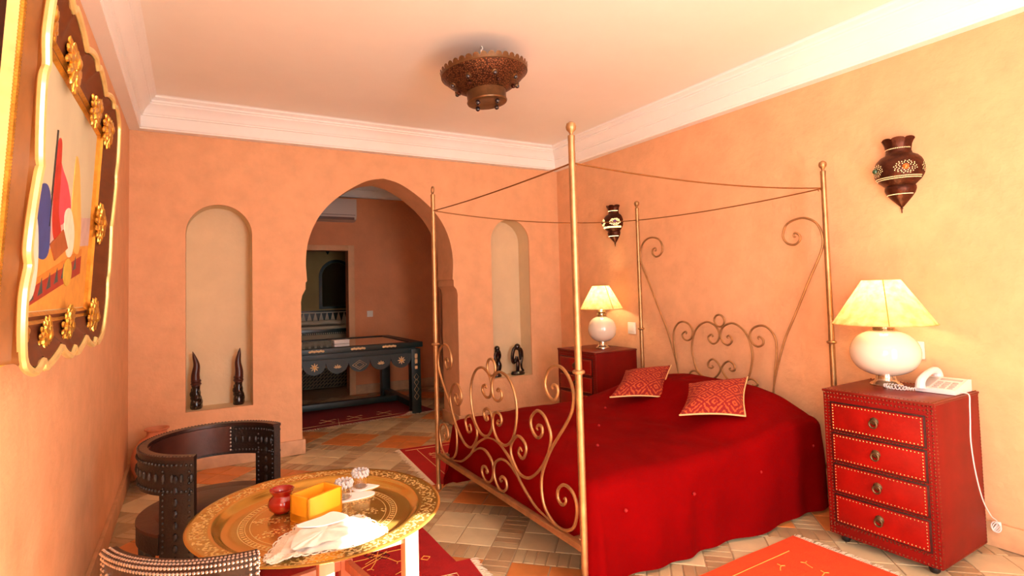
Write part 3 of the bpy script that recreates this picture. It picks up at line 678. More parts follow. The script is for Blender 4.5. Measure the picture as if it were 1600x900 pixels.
# clockwise from head/near: near side (towards foot), foot, far side, head
seg((BX1, BY0), (BX0, BY0), 130, (0, -1)); corner((BX0, BY0), -pi/2, 14)
seg((BX0, BY0), (BX0, BY1), 60, (-1, 0)); corner((BX0, BY1), pi, 14)
seg((BX0, BY1), (BX1, BY1), 90, (0, 1)); corner((BX1, BY1), pi/2, 10)
seg((BX1, BY1), (BX1, BY0), 60, (1, 0)); corner((BX1, BY0), 0, 10)
NP = len(per); rings = []; TOPN = 16; SH = 7; SD = 14
for q in range(TOPN+SH+SD):
    ring = []
    for i, (x, y, n) in enumerate(per):
        if q < TOPN:
            cx = min(max(x, BX0+.55), BX1-.55); cy = YM+.2*(1 if y > YM else -1)*min(1, abs(y-YM)/.4)*0
            t = q/(TOPN); px_, py_ = cx+(x-cx)*t, cy+(y-cy)*t; ring.append((px_, py_, ztop(px_, py_)))
        else:
            ze = ztop(x, y)
            if q < TOPN+SH:
                a = (q-TOPN)/(SH-1)*pi/2; ring.append((x+n[0]*RS*sin(a), y+n[1]*RS*sin(a), ze-RS*(1-cos(a))))
            else:
                t = (q-TOPN-SH+1)/SD; z1 = ze-RS
                foot_ = max(0, -n[0]); head_ = max(0, n[0])
                hem = .018+.20*sstep(.75, 1, foot_)+.3*sstep(.75, 1, head_)
                s_ = i*.09
                fold = (.010*sin(i*.30+1.6*sin(i*.071))+.016*sin(i*.127+2)+.008*sin(i*.053))*t**.7*(1 if foot_ < .5 else .4)*(.3 if head_ > .5 else 1)
                out = .012*t+fold+.012*noise.noise(Vector((x*2.5, y*2.5, t*1.5+7)))
                if n[1] > .3: out += .05*t*n[1]
                if foot_ > .1 and foot_ < .9: out += .03*t
                ring.append((x+n[0]*(RS+out), y+n[1]*(RS+out), z1+(hem-z1)*t))
    rings.append(ring)
mbx = MB(); mbx.add([p for r in rings for p in r], [(j*NP+i, j*NP+(i+1) % NP, (j+1)*NP+(i+1) % NP, (j+1)*NP+i) for j in range(len(rings)-1) for i in range(NP)])
sp = thing('bedspread', 'deep red velvet bedspread draped over the iron bed to the floor', 'bedspread', (0, 0, 0))
cov = mbx.build('velvet_cover', 'velvet', sp, ang=80)
for x, y, z in ((3.305, 2.028, .403), (2.803, 2.026, .337), (1.80, 2.022, .338), (2.262, 2.022, .324)): MB().sphere((x, y, z), .009, 8, 6).build('tuft', 'tuft', sp)
for x, y in ((2.25, 2.75), (1.95, 2.4), (2.6, 3.1)): MB().sphere((x, y, ztop(x, y)+.003), .009, 8, 6).build('tuft', 'tuft', sp)

def cushion(label, P, th=.06):
    A_, B_, C_, D_ = [Vector(p) for p in P]          # A bottom-left, B bottom-right, C top-right, D top-left
    nrm = (B_-A_).cross(D_-A_).normalized()
    if nrm.z < 0: nrm = -nrm
    n = 18; vs = []; uvs = []
    for s_ in (1, -1):
        for j in range(n+1):
            for i in range(n+1):
                u, v = i/n, j/n; pin = .06*(sin(pi*u)+sin(pi*v))*0
                uu = .5+(u-.5)*(1-.10*sin(pi*v)); vv = .5+(v-.5)*(1-.10*sin(pi*u))
                p = A_*(1-uu)*(1-vv)+B_*uu*(1-vv)+C_*uu*vv+D_*(1-uu)*vv
                h = th*(1-(2*u-1)**4)*(1-(2*v-1)**4)
                vs.append(p+nrm*(s_*h+.045)); uvs.append((u, v))
    k = (n+1)**2; fs = []
    for s_ in (0, 1):
        for j in range(n):
            for i in range(n):
                a = s_*k+j*(n+1)+i; f = (a, a+1, a+n+2, a+n+1); fs.append(f if s_ == 0 else tuple(reversed(f)))
    o = thing('cushion', label, 'cushion', (0, 0, 0), group='woven cushions on the bed')
    mbx = MB(); mbx.add(vs, fs); me = mbx.mesh('cushion_cover', 'cushion', ang=120)
    ul = me.uv_layers.new(name='uv')
    for lp in me.loops: ul.data[lp.index].uv = uvs[lp.vertex_index]
    ob = bpy.data.objects.new('cushion_cover', me); COL.objects.link(ob); ob.parent = o
    edge = [vs[i] for i in range(n+1)]+[vs[j*(n+1)+n] for j in range(1, n+1)]
    MB().tube(edge, .005, 6).build('trim', 'cush_trim', o); return o
cushion('woven red cushion lying nearer the far side of the bed', [(2.60, 3.05, .575), (2.906, 2.835, .575), (3.29, 3.12, .735), (2.92, 3.23, .715)])
cushion('woven red cushion lying nearer the telephone side of the bed', [(2.578, 2.402, .575), (2.907, 2.195, .565), (3.28, 2.445, .73), (2.875, 2.585, .71)])

# ------------------------------------------------------------------ bedside chests
def chest(label, loc, rz, w, d, h=.75):
    """front faces -x; local origin at front-near corner of the base; y runs along the front, x to the wall"""
    o = thing('chest_of_drawers', label, 'chest', loc, rz); z0 = .045; h += .015; z1 = z0+h
    b = MB().bbox(0, d, 0, w, z0, z1, .004).build('carcass', 'red_side', o)
    MB().bbox(-.004, d+.002, -.004, w+.004, z1-.004, z1+.008, .003).build('top', 'red_top', o)
    st = MB(); st2 = MB()
    fh = (h-.05-.06)/4
    for i in range(4):
        zb = z0+.06+i*fh+.012; zt = z0+.06+(i+1)*fh-.012
        dr = MB().bbox(-.012, .01, .045, w-.045, zb, zt, .004).build('drawer', 'red_leather', o)
        MB().bbox(-.004, .01, .036, w-.036, zb-.008, zt+.008, .001).build('drawer_gap', 'dark_strip', dr)  # dark box puts the shade of the gap round the drawer into colour
        zm = (zb+zt)/2+.01
        MB().lathe([(.001, .012), (.012, .011), (.018, .006), (.021, 0)], n=14, mtx=Matrix.Translation((-.012, w/2, zm)) @ Matrix.Rotation(-pi/2, 4, 'Y')).build('backplate', 'iron', dr)
        MB().tube([(-.026, w/2+.017*cos(2*pi*k/16), zm-.012+.019*sin(2*pi*k/16)) for k in range(16)], .0048, 6, True).build('ring_pull', 'iron', dr)
        n_ = int((w-.10)/.016)
        for k in range(n_+1):
            y = .052+(w-.104)*k/n_
            for z in (zb+.008, zt-.008): st.stud((-.0125, y, z), (-1, 0, 0), .0042, .004)
        m_ = int((zt-zb)/.016)
        for k in range(1, m_):
            z = zb+.008+(zt-zb-.016)*k/m_
            for y in (.052, w-.052): st.stud((-.0125, y, z), (-1, 0, 0), .0042, .004)
        for k in range(n_+1): st2.stud((-.0002, .052+(w-.104)*k/n_, zb-.013), (-1, 0, 0), .004, .003)
    n_ = int(w/.017)
    for k in range(n_+1):
        y = .008+(w-.016)*k/n_
        for z in (z1-.008, z1-.03, z0+.01, z0+.052): st2.stud((-.0042 if z > z1-.02 else -.0002, y, z), (-1, 0, 0), .005, .0045)
        st2.stud((.012, y, z1+.008), (0, 0, 1), .0045, .004); st2.stud((d-.008, y, z1+.008), (0, 0, 1), .005, .006)
    m_ = int(h/.017)
    for k in range(m_+1):
        z = z0+.008+(h-.016)*k/m_
        for y in (.01, .028, w-.01, w-.028): st2.stud((-.0002, y, z), (-1, 0, 0), .005, .0045)
        for y, n in ((0, -1), (w, 1)):
            st2.stud((.012, y, z), (0, n, 0), .0045, .004); st2.stud((d-.01, y, z), (0, n, 0), .0045, .004)
    k_ = int(d/.017)
    for k in range(k_+1):
        x = .01+(d-.02)*k/k_
        for y, n in ((0, -1), (w, 1)): st2.stud((x, y, z0+.01), (0, n, 0), .004, .003); st2.stud((x, y+n*.004, z1+.0015), (0, n, 0), .004, .003)
        st2.stud((x, .01, z1+.008), (0, 0, 1), .005, .004)
    stuff(st.build('bright_studs', 'stud', o)); stuff(st2.build('dull_studs', 'dark_stud', o))
    for x in (.055, d-.055):
        for y in (.055, w-.055): MB().lathe([(.016, .003), (.022, .012), (.024, .025), (.018, .061)], (x, y, 0), 14).build('foot', 'black_foot', o)
    return o
chest('studded red leather chest of drawers under the telephone', (3.047, 1.283, 0), .033, .505, .512, .745)
chest('studded red leather chest behind the bed in the far corner', (3.14, 3.86, 0), .01, .555, .50, .745)

# ------------------------------------------------------------------ bedside lamps
def lamp(label, loc, R, rs, rt, zs0, zs1, body, seam_a, power):
    o = thing('table_lamp', label, 'lamp', loc)
    z0, z1 = body
    MB().lathe([(R*.47, 0), (R*.47, .008), (R*.44, .014), (R*.36, .02), (R*.30, .035), (R*.28, z0+.004)], n=32).build('metal_base', 'silver', o)
    n = 16; pr = [(R*.3, z0)]
    for i in range(1, n):
        t = -pi/2*.86+pi*.87*i/n; pr.append((R*max(.3, cos(t)**.75), (z0+z1)/2+(z1-z0)/2*sin(t)))
    pr.append((R*.34, z1))
    MB().lathe(pr, n=40).build('ceramic_body', 'ceramic', o, ang=60)
    z = z1-.006; nk = []
    for i, f in enumerate((.40, .34, .38, .31, .34, .27)): nk += [(R*f*.86, z), (R*f, z+.005), (R*f*.86, z+.011)]; z += .012
    MB().lathe([(R*.3, z1-.01)]+nk+[(.012, z+.005), (.012, z+.06)], n=28).build('neck', 'silver', o)
    sh = MB().lathe([(rs, zs0), (rt, zs1)], n=48)
    sh.f = [f for f in sh.f if len(f) == 4]
    s = sh.build('shade', 'shade', o)
    MB().tube([(rs*cos(2*pi*i/48), rs*sin(2*pi*i/48), zs0) for i in range(48)], .003, 5, True).build('shade_rim', 'shade', s)
    MB().tube([((rs+.001)*cos(seam_a), (rs+.001)*sin(seam_a), zs0), ((rt+.001)*cos(seam_a), (rt+.001)*sin(seam_a), zs1)], .0028, 6).build('seam', 'thread2', s)
    MB().tube([(0, 0, z+.05), (0, 0, z+.085)], .014, 10).build('bulb_holder', 'silver', o)
    zb = zs0+(zs1-zs0)*.50
    light('bulb_light', 'POINT', (0, 0, zb), power, (1, .78, .44), o, shadow_soft_size=.035)
    return o
ZT = .8135
lamp('larger cream ceramic lamp on the chest with the telephone', (3.385, 1.642, ZT), .166, .243, .091, .342, .585, (.056, .307), radians(212), 6.5)
lamp('smaller cream ceramic lamp on the far bedside chest', (3.45, 4.12, ZT), .134, .203, .080, .375, .595, (.062, .302), radians(262), 5.5)

# ------------------------------------------------------------------ telephone
ph = thing('telephone', 'white push button telephone on the near red chest', 'telephone', (3.425, 1.395, ZT), radians(-88))
# local: x = width across, y = depth; front towards -y
MB().prism([(-.1, 0), (.1, 0), (.1, .058), (.06, .062), (-.1, .022)], -.085, .085, 'x', Matrix.Translation((0, 0, .002))).build('base', 'phone', ph, ang=25)
sl = Matrix.Translation((0, 0, .024)) @ Matrix.Rotation(.245, 4, 'X')
kp = MB()
for i in range(3):
    for j in range(4): kp.bbox(-.018+i*.032, .004+i*.032, -.085+j*.024, -.07+j*.024, .022, .028, .002, sl)
stuff(kp.build('keypad', 'phone_grey', ph))
MB().bbox(-.02, .072, .028, .05, .022, .026, .002, sl).build('display', 'phone_grey', ph)
MB().bbox(-.08, -.03, -.08, .055, .02, .026, .004, sl).build('cradle', 'phone_grey', ph)
hs = crom([Vector((-.056, -.115, .02)), Vector((-.056, -.105, .055)), Vector((-.056, -.06, .078)), Vector((-.056, .0, .092)), Vector((-.056, .05, .098)), Vector((-.056, .088, .088)), Vector((-.056, .1, .06))], 5)
MB().tube(hs, [.024-.008*sin(pi*i/(len(hs)-1)) for i in range(len(hs))], 10).build('handset', 'phone', ph)
cl = []
path = crom([Vector(p) for p in [(-.06, -.115, .02), (-.09, -.13, .012), (-.16, -.08, .012), (-.21, -.08, .012), (-.225, -.11, .012), (-.19, -.14, .012), (-.13, -.15, .012), (-.09, -.12, .014)]], 24)
for i, p in enumerate(path): cl.append(p+Vector((0, cos(i*.9)*.007, sin(i*.9)*.007)))
MB().tube(cl, .0028, 5).build('coiled_cord', 'phone', ph)
cb = crom([Vector(p) for p in [(3.40, 1.33, .825), (3.385, 1.30, .825), (3.37, 1.268, .82), (3.355, 1.262, .77), (3.35, 1.262, .70), (3.345, 1.263, .6), (3.375, 1.264, .45), (3.44, 1.266, .30), (3.53, 1.27, .2), (3.62, 1.28, .15), (3.64, 1.29, .12)]], 6)
wr = thing('telephone_wire', 'thin pale wire hanging down the side of the near chest', 'wire', (0, 0, 0))
MB().tube(cb, .003, 6).build('wire', 'phone', wr)
cc = MB()
for k in range(4): cc.tube([(3.625+.004*k, 1.285+.02*cos(2*pi*i/20+k)*(1-.1*k), .115+.026*sin(2*pi*i/20+k*.4)) for i in range(20)], .0028, 5, True)
cc.build('coil', 'phone', wr)

# ------------------------------------------------------------------ wall sconces
def sconce(label, y, zt, sc, gm, jewel, side_jewel, ja):
    o = thing('wall_sconce', label, 'wall lamp', (XR, y, zt-.45*sc)); q = .131/230*sc
    def zz(p): return (820-p)*.45/690*sc
    pr = [(118, 228), (112, 262), (122, 290), (165, 310), (200, 345), (224, 395), (230, 440), (218, 490), (190, 530), (150, 562), (132, 575), (140, 590), (141, 612), (128, 645), (100, 680), (55, 725), (14, 765)]
    A0, A1 = pi/2, 3*pi/2
    MB().lathe([(r*q, zz(p)) for r, p in pr], n=40, a0=A0, a1=A1).build('body', 'copper', o, ang=50)
    # crown of petals
    cr = MB(); P = 4
    for i in range(P*8+1):
        pass
    vs = []; n = P*10
    for j, t in enumerate((0, .35, .7, 1)):
        for i in range(n+1):
            a = A0+(A1-A0)*i/n; lob = abs(sin(pi*P*i/n))**.5
            h = t*(72+16*lob); r = 118+t*t*34; vs.append((r*q*cos(a), r*q*sin(a), zz(232)+h*.45/690*sc))
    cr.add(vs, [(j*(n+1)+i, j*(n+1)+i+1, (j+1)*(n+1)+i+1, (j+1)*(n+1)+i) for j in range(3) for i in range(n)]); cr.build('crown', 'copper', o, ang=60)
    MB().sphere((-.006, 0, zz(772)), .006*sc, 8, 6).build('drop', 'copper', o)
    MB().lathe([(.004, zz(768)), (.008, zz(780)), (.003, zz(790)), (.003, zz(815)), (.001, zz(822))], (-.006, 0, 0), 8).build('finial', 'copper', o)
    rad = lambda p: next((a[0]+(b[0]-a[0])*(p-a[1])/(b[1]-a[1]) for a, b in zip(pr, pr[1:]) if a[1] <= p <= b[1]), 100)
    def on(a, p, k=1.012): r = rad(p)*q*k; return Vector((r*cos(a), r*sin(a), zz(p))), Vector((cos(a), sin(a), 0))
    d = MB()
    for a0 in (ja-.42*pi, ja, ja+.36*pi):
        for k in range(46):
            rr = .22+.78*sqrt(k/46); th = k*2.4; a = a0+.46*rr*cos(th); p = 430+58*rr*sin(th)
            if rr < .3: continue
            pp, nn = on(a, p); d.stud(pp, nn, .0030*sc, .001)
    for a0 in range(44):
        for row, p in enumerate((505, 520)):
            a = pi*.54+pi*.92*(a0+.5*row)/44; pp, nn = on(a, p); d.stud(pp, nn, .0032*sc, .001)
        a = pi*.56+pi*.88*a0/44; pp, nn = on(a, 655); d.stud(pp, nn, .003*sc, .001)
        if a0 % 2:
            pp, nn = on(a, 240); d.stud(pp, nn, .003*sc, .001)
    stuff(d.build('perforations', gm, o))
    for a, m in ((ja, jewel), (ja-.42*pi, side_jewel), (ja+.36*pi, side_jewel)):
        pp, nn = on(a, 430); MB().sphere(pp, .0165*sc, 12, 8).build('jewel', m, o)
    return o
sconce('pierced copper wall lantern with amber jewel above the telephone', 1.645, 2.24, 1.0, 'glow', 'amber', 'green_jewel', pi*1.2)
s2 = sconce('pierced copper wall lantern glowing above the far bedside lamp', 4.14, 2.21, .92, 'glow2', 'purple_jewel', 'black_glass', pi*1.27)

# ------------------------------------------------------------------ ceiling lamp
CH = (1.645, 3.068)
ch = thing('ceiling_lamp', 'pierced brown metal bowl lamp with glass beads hanging from the ceiling', 'ceiling lamp', (CH[0], CH[1], 2.60))
_q = Matrix.Rotation(radians(-4.5), 3, Vector((sin(YAW), cos(YAW), 0)))
ch.rotation_euler = _q.to_euler(); ch.location = Vector((CH[0], CH[1], 2.98))-_q @ Vector((0, 0, .38))
MB().lathe([(.127, .075), (.145, .083), (.19, .108), (.235, .142), (.266, .172), (.277, .186), (.272, .186), (.262, .173), (.228, .142), (.185, .111), (.13, .09)], n=60).build('bowl', 'chand', ch, ang=60)
MB().tube([(.277*cos(2*pi*i/60), .277*sin(2*pi*i/60), .186) for i in range(60)], .004, 6, True).build('rim_wire', 'chand2', ch)
vs = []; n = 38*8
for j, t in enumerate((0, .5, 1)):
    for i in range(n):
        a = 2*pi*i/n; lob = abs(sin(pi*38*i/n))**.5; h = t*(.014+.022*lob); r = .277+h*.25; vs.append((r*cos(a), r*sin(a), .186+h))
mbx = MB(); mbx.add(vs, [(j*n+i, j*n+(i+1) % n, (j+1)*n+(i+1) % n, (j+1)*n+i) for j in range(2) for i in range(n)]); mbx.build('scalloped_crown', 'chand2', ch, ang=60)
MB().lathe([(.127, .085), (.126, .022), (.131, .012), (.127, .003), (.12, 0), (.06, .008), (.001, .010)], n=48).build('drum', 'chand2', ch)
for i in range(8):
    a = 2*pi*(i+.72)/8; r, z = .212, .122
    nv = Vector((cos(a)*.62, sin(a)*.62, -.78)); P0 = Vector((r*cos(a), r*sin(a), z)); Q = nv.to_track_quat('Z', 'Y').to_matrix().to_4x4()
    s = MB().lathe([(.021, -.002), (.020, .006), (.014, .009)], n=14, mtx=Matrix.Translation(P0) @ Q).build('bead_setting', 'chand2', ch)
    MB().sphere(P0+nv*.009, .014, 12, 8).build('glass_bead', 'black_glass', s)
for i in range(6):
    a = 2*pi*(i+.45)/6; MB().sphere((.178*cos(a), .178*sin(a), .090), .013, 10, 8).build('drop_bead', 'copper', ch)
for i in range(4):
    a = 2*pi*(i+.2)/4; MB().sphere((.088*cos(a), .088*sin(a), -.010), .016, 10, 8).build('drop_bead', 'black_glass', ch)
MB().tube(crom([Vector(p) for p in [(0, 0, .380), (.008, 0, .365), (-.008, 0, .345), (.006, 0, .325), (0, 0, .30), (0, 0, .012)]], 5), .004, 6).build('hook', 'socket', ch)
for i in range(3):
    a = 2*pi*i/3; MB().tube([(0, 0, .28), (.272*cos(a), .272*sin(a), .186)], .0025, 5).build('hanger', 'chand2', ch)

# ------------------------------------------------------------------ painting in carved frame (local: x out of wall, y along wall, z up)
pa = thing('framed_painting', 'large painting in an ornate gilt and brown carved frame on the left wall', 'painting', (XL+.001, 0, 1.262))
pa.rotation_euler = (0, radians(3.4), 0)
z_ = lambda w: w-1.262
CYA, CYB, CZA, CZB = 1.60, 2.424, .118, .740       # canvas rectangle
LW = .135                                          # lip height above the wall
def loopo(o_fn, w_fn, per=70):
    pts = []
    cy, cz = (CYA+CYB)/2, (CZA+CZB)/2; hy, hz = (CYB-CYA)/2, (CZB-CZA)/2
    sides = [((-1, -1), (1, -1)), ((1, -1), (1, 1)), ((1, 1), (-1, 1)), ((-1, 1), (-1, -1))]
    for si, (a, b) in enumerate(sides):
        for i in range(per):
            t = i/per; u = a[0]+(b[0]-a[0])*t; v = a[1]+(b[1]-a[1])*t; oy, oz = o_fn(si, t)
            pts.append((w_fn(si, t), cy+u*(hy+oy), cz+v*(hz+oz)))
    return pts
def wav(si, t):
    k = 3 if si in (0, 2) else 2
    return abs(sin(pi*k*t))**.8*.042-.022*math.exp(-((t*k) % 1-.5)**2/.004)
def strip(name, m, la, lb, ang=40):
    n = len(la); mbx = MB(); mbx.add(la+lb, [(i, (i+1) % n, n+(i+1) % n, n+i) for i in range(n)]); return mbx.build(name, m, pa, ang=ang)
OY, OZ = .165, .100
def const(a, b): return lambda si, t: (a, b)
W_C = .088
MB().box(W_C-.02, W_C-.006, CYA-.03, CYB+.03, CZA-.03, CZB+.03).build('backing_board', 'frame_side', pa)
i0 = loopo(const(0, 0), lambda s, t: W_C-.004); i1 = loopo(const(.012, .012), lambda s, t: W_C+.008); i2 = loopo(const(.022, .022), lambda s, t: W_C+.004)
i3 = loopo(const(.03, .03), lambda s, t: W_C+.014); i4 = loopo(const(.038, .038), lambda s, t: W_C+.010)
strip('inner_moulding', 'gilt', i0, i1); strip('inner_moulding', 'frame_brown', i1, i2); strip('inner_moulding', 'gilt', i2, i3); strip('inner_moulding', 'frame_brown', i3, i4)
cv = i4
for k in range(1, 7):
    t_ = k/6; nx = loopo(lambda s, t, t_=t_: (.038+(OY-.03-.038+wav(s, t)*t_)*t_, .038+(OZ-.02-.038+wav(s, t)*t_)*t_), lambda s, t, t_=t_: W_C+.010+(LW-W_C-.016)*t_**2.2)
    if k == 1: cv_list = [cv]
    cv_list.append(nx)
n = len(cv); mbx = MB(); mbx.add([p for l in cv_list for p in l], [(j*n+i, j*n+(i+1) % n, (j+1)*n+(i+1) % n, (j+1)*n+i) for j in range(6) for i in range(n)]); mbx.build('cove', 'frame_brown', pa)
lipc = loopo(lambda s, t: (OY-.015+wav(s, t), OZ-.008+wav(s, t)), lambda s, t: LW-.004)
MB().tube(lipc, .0095, 8, True).build('gilded_lip', 'gilt_pale_lit', pa)  # paler gilt puts the white-hot light on the lip into its colour
s0 = loopo(lambda s, t: (OY-.008+wav(s, t), OZ-.004+wav(s, t)), lambda s, t: LW-.008)
s1 = loopo(lambda s, t: (OY-.004+.3*wav(s, t), OZ-.002+.3*wav(s, t)), lambda s, t: LW-.02); s2_ = loopo(const(OY+.005, OZ+.004), lambda s, t: .086); s3 = loopo(const(OY+.010, OZ+.008), lambda s, t: .060); s4 = loopo(const(OY-.02, OZ-.02), lambda s, t: .058); s5 = loopo(const(OY-.03, OZ-.02), lambda s, t: .004)
strip('outer_side', 'frame_side', s0, s1, 80); strip('outer_side', 'frame_side', s1, s2_, 80); strip('back_fillet', 'gilt_pale_lit', s2_, s3); strip('back_shadow_gap', 'dark_strip', s3, s4); strip('back_shadow_gap', 'dark_strip', s4, s5)  # dark strips behind the fillet put in the shadow gap at the wall
bd = loopo(const(OY+.006, OZ+.005), lambda s, t: .085, 110); mbx = MB()
for p in bd: mbx.sphere(p, .0062, 6, 4)
stuff(mbx.build('bead_moulding', 'gilt', pa))
def cartouche(y, z, w, ry, rz_, rot=0, flat=.35, seed=0):
    rnd = random.Random(seed); m = MB(); Rm = Matrix.Rotation(rot, 3, 'X')
    for ringi, (rr, n, s) in enumerate(((.16, 6, .34), (.55, 11, .30), (.95, 15, .22))):
        for i in range(n):
            a = 2*pi*i/n+ringi*.3; p = Rm @ Vector((0, ry*rr*cos(a), rz_*rr*sin(a)))
            R2 = Rm @ Matrix.Rotation(a, 3, 'X')
            m.sphere((w+.010*(1-rr*.7)+rnd.uniform(0, .004), y+p.y, z+p.z), max(ry, rz_)*s, 7, 5, (.35, 1.15, .55), R2)
    m.sphere((w+.014, y, z), max(ry, rz_)*.24, 8, 6, (.6, 1, 1))
    return m.build('carved_shell', 'gilt', pa)
yl, yh = CYA-OY, CYB+OY; zl, zh = CZA-OZ, CZB+OZ
wc = LW-.012
for i, (y, z, ry, rz_, ro) in enumerate([(yh-.09, zl+.06, .095, .055, 0), (yh-.09, zh-.05, .095, .055, 0), (yh-.09, (zl+zh)/2, .085, .062, 0), ((yl+yh)/2+.2, zh-.055, .085, .05, .4), ((yl+yh)/2-.2, zh-.055, .085, .05, -.4), ((yl+yh)/2+.02, zl+.05, .075, .042, .5), (yl+.32, zl+.04, .06, .035, .3), (yl+.09, zh-.05, .07, .05, 0), (yl+.08, zl+.05, .06, .045, 0), (yl+.07, (zl+zh)/2, .04, .07, 0)]):
    cartouche(y, z, wc-.02, ry, rz_, ro, seed=i)
# canvas with generic painted shapes
CN = MB().box(W_C-.006, W_C-.002, CYA-.004, CYB+.004, CZA-.004, CZB+.004).build('canvas', None, pa, smooth=False)
CN.data.materials.append(mat('canvas_sky', (190, 182, 150), .6, var=.06, vs=5))
pm = {}
def paint(nm, c, poly, lay):
    if nm not in pm: pm[nm] = mat('paint_'+nm, c, .6, var=.12, vs=25)
    k = [(y, z_(z)) for y, z in poly]
    m = MB().prism(k, W_C-.002, W_C-.0018+.0003*lay, 'x'); o = m.build('painted_shape', None, CN, smooth=False); o.data.materials.append(pm[nm])
def blob(pts, k=5): return [(p.x, p.y) for p in crom([Vector((a, b, 0)) for a, b in pts], k, True)]
paint('ground', (206, 142, 58), [(CYA, 1.38), (CYB, 1.38), (CYB, 1.60), (CYA, 1.52)], 1)
paint('haze', (190, 160, 150), [(CYA, 1.60), (1.9, 1.72), (2.1, 1.66), (CYB, 1.70), (CYB, 1.60), (CYA, 1.52)], 2)
paint('step', (196, 120, 40), [(1.62, 1.44), (2.30, 1.58), (2.30, 1.54), (1.62, 1.40)], 3)
paint('carpet', (150, 46, 30), [(1.62, 1.425), (2.30, 1.555), (2.30, 1.495), (1.62, 1.385)], 4)
for i in range(7):
    y = 1.66+i*.085; zb = 1.40+i*.0165
    paint('carpet_dark', (60, 70, 66), [(y, zb), (y+.05, zb+.009), (y+.03, zb+.048)], 5)
paint('blue', (52, 66, 132), blob([(1.66, 1.66), (1.73, 1.70), (1.79, 1.68), (1.82, 1.60), (1.82, 1.53), (1.75, 1.51), (1.68, 1.54)]), 6)
paint('robe', (222, 206, 186), blob([(1.60, 1.62), (1.68, 1.60), (1.72, 1.50), (1.70, 1.42), (1.62, 1.42)]), 7)
paint('pink', (206, 70, 84), blob([(1.85, 1.79), (1.92, 1.77), (2.00, 1.74), (2.06, 1.68), (1.98, 1.63), (1.90, 1.62), (1.86, 1.68)]), 6)
paint('red', (176, 40, 22), blob([(1.83, 1.82), (1.87, 1.84), (1.89, 1.74), (1.90, 1.65), (1.95, 1.60), (1.88, 1.57), (1.83, 1.64)]), 7)
paint('yellow', (222, 170, 84), blob([(2.08, 1.84), (2.14, 1.83), (2.20, 1.74), (2.25, 1.64), (2.24, 1.56), (2.14, 1.57), (2.08, 1.66)]), 6)
paint('white', (226, 212, 188), blob([(1.98, 1.66), (2.06, 1.68), (2.14, 1.62), (2.13, 1.55), (2.06, 1.54), (2.0, 1.60)]), 8)
paint('chest', (160, 84, 36), [(1.83, 1.555), (1.98, 1.61), (2.06, 1.562), (1.90, 1.515)], 9)
paint('disc', (196, 160, 60), [(2.085+.06*cos(2*pi*i/24), 1.49+.042*sin(2*pi*i/24)) for i in range(24)], 10)
paint('spear', (50, 36, 26), [(1.803, 1.60), (1.808, 1.60), (1.818, 1.86), (1.813, 1.86)], 10)

# ------------------------------------------------------------------ niche carvings
def horn(label, x, tipdx, z0, H, y):
    o = thing('horn_carving', label, 'carving', (x, y, z0), group='carved horns in the left niche'); s = 1 if tipdx > 0 else -1
    c = crom([Vector((0, 0, H*.40)), Vector((s*.005, 0, H*.58)), Vector((-s*.004, 0, H*.75)), Vector((tipdx*.5, 0, H*.9)), Vector((tipdx, 0, H))], 6)
    MB().tube(c, [.034*(1-(i/(len(c)-1))**1.6)+.002 for i in range(len(c))], 12).build('horn_tip', 'horn', o)
    b = MB()
    b.lathe([(.040, 0), (.045, .01), (.042, H*.10), (.036, H*.14), (.044, H*.19), (.034, H*.24), (.036, H*.28), (.030, H*.33), (.032, H*.40), (.036, H*.44), (.03, H*.47)], n=14)
    for k, (a, zz_, r) in enumerate([(0, .12, .018), (2, .16, .02), (4, .10, .022), (1, .24, .014), (3.3, .26, .016), (5.2, .3, .014), (5.6, .16, .02), (2.6, .32, .012), (.4, .05, .02), (4.6, .22, .014)]):
        b.sphere((.032*cos(a), .032*sin(a), H*zz_), r, 8, 6, (1, 1, 1.7))
    b.build('carved_figure', 'ebony', o)
    MB().lathe([(.034, H*.41), (.043, H*.43), (.034, H*.46), (.040, H*.48), (.034, H*.51)], n=16).build('band', 'horn', o)
    return o
horn('dark carved horn at the left of the left niche, tip bending left', .025, -.025, .472, .475, 5.20)
horn('dark carved horn at the right of the left niche, tip bending right', .345, .012, .472, .48, 5.20)
def skin(name, edges, parent, m, loc=(0, 0, 0)):
    pass
fg = thing('ebony_figure', 'slender black carved figure at the left of the right niche', 'statuette', (2.88, 5.19, .457), group='ebony figures in the right niche')
MB().lathe([(.045, 0), (.048, .012), (.038, .03), (.02, .035)], n=16, sx=1.1, sy=.8).build('base', 'ebony', fg)
MB().tube(crom([Vector(p) for p in [(0, 0, .02), (.012, 0, .08), (.022, 0, .13), (.012, -.005, .18), (.018, 0, .23), (.005, -.005, .28), (0, 0, .31)]], 5), [.020+.014*abs(sin(i*.22)) for i in range(31)], 10).build('body', 'ebony', fg)
MB().tube(crom([Vector(p) for p in [(-.012, -.01, .27), (-.035, -.012, .22), (-.032, -.012, .17), (-.01, -.012, .14)]], 5), .013, 8).build('arm', 'ebony', fg)
MB().sphere((.003, -.004, .305), .030, 12, 8, (1, 1, 1)).build('head', 'ebony', fg)
fg = thing('ebony_figure', 'stooping black carved figure with long limbs at the right of the right niche', 'statuette', (3.14, 5.19, .457), group='ebony figures in the right niche')
MB().lathe([(.07, 0), (.076, .015), (.062, .038), (.02, .045)], n=18, sx=1.15, sy=.7).build('base', 'ebony', fg)
MB().tube(crom([Vector(p) for p in [(-.005, 0, .03), (0, 0, .09), (.004, 0, .14), (-.012, 0, .185), (-.03, -.005, .16)]], 5), [.018+.004*sin(i*.3) for i in range(21)], 10).build('leg', 'ebony', fg)
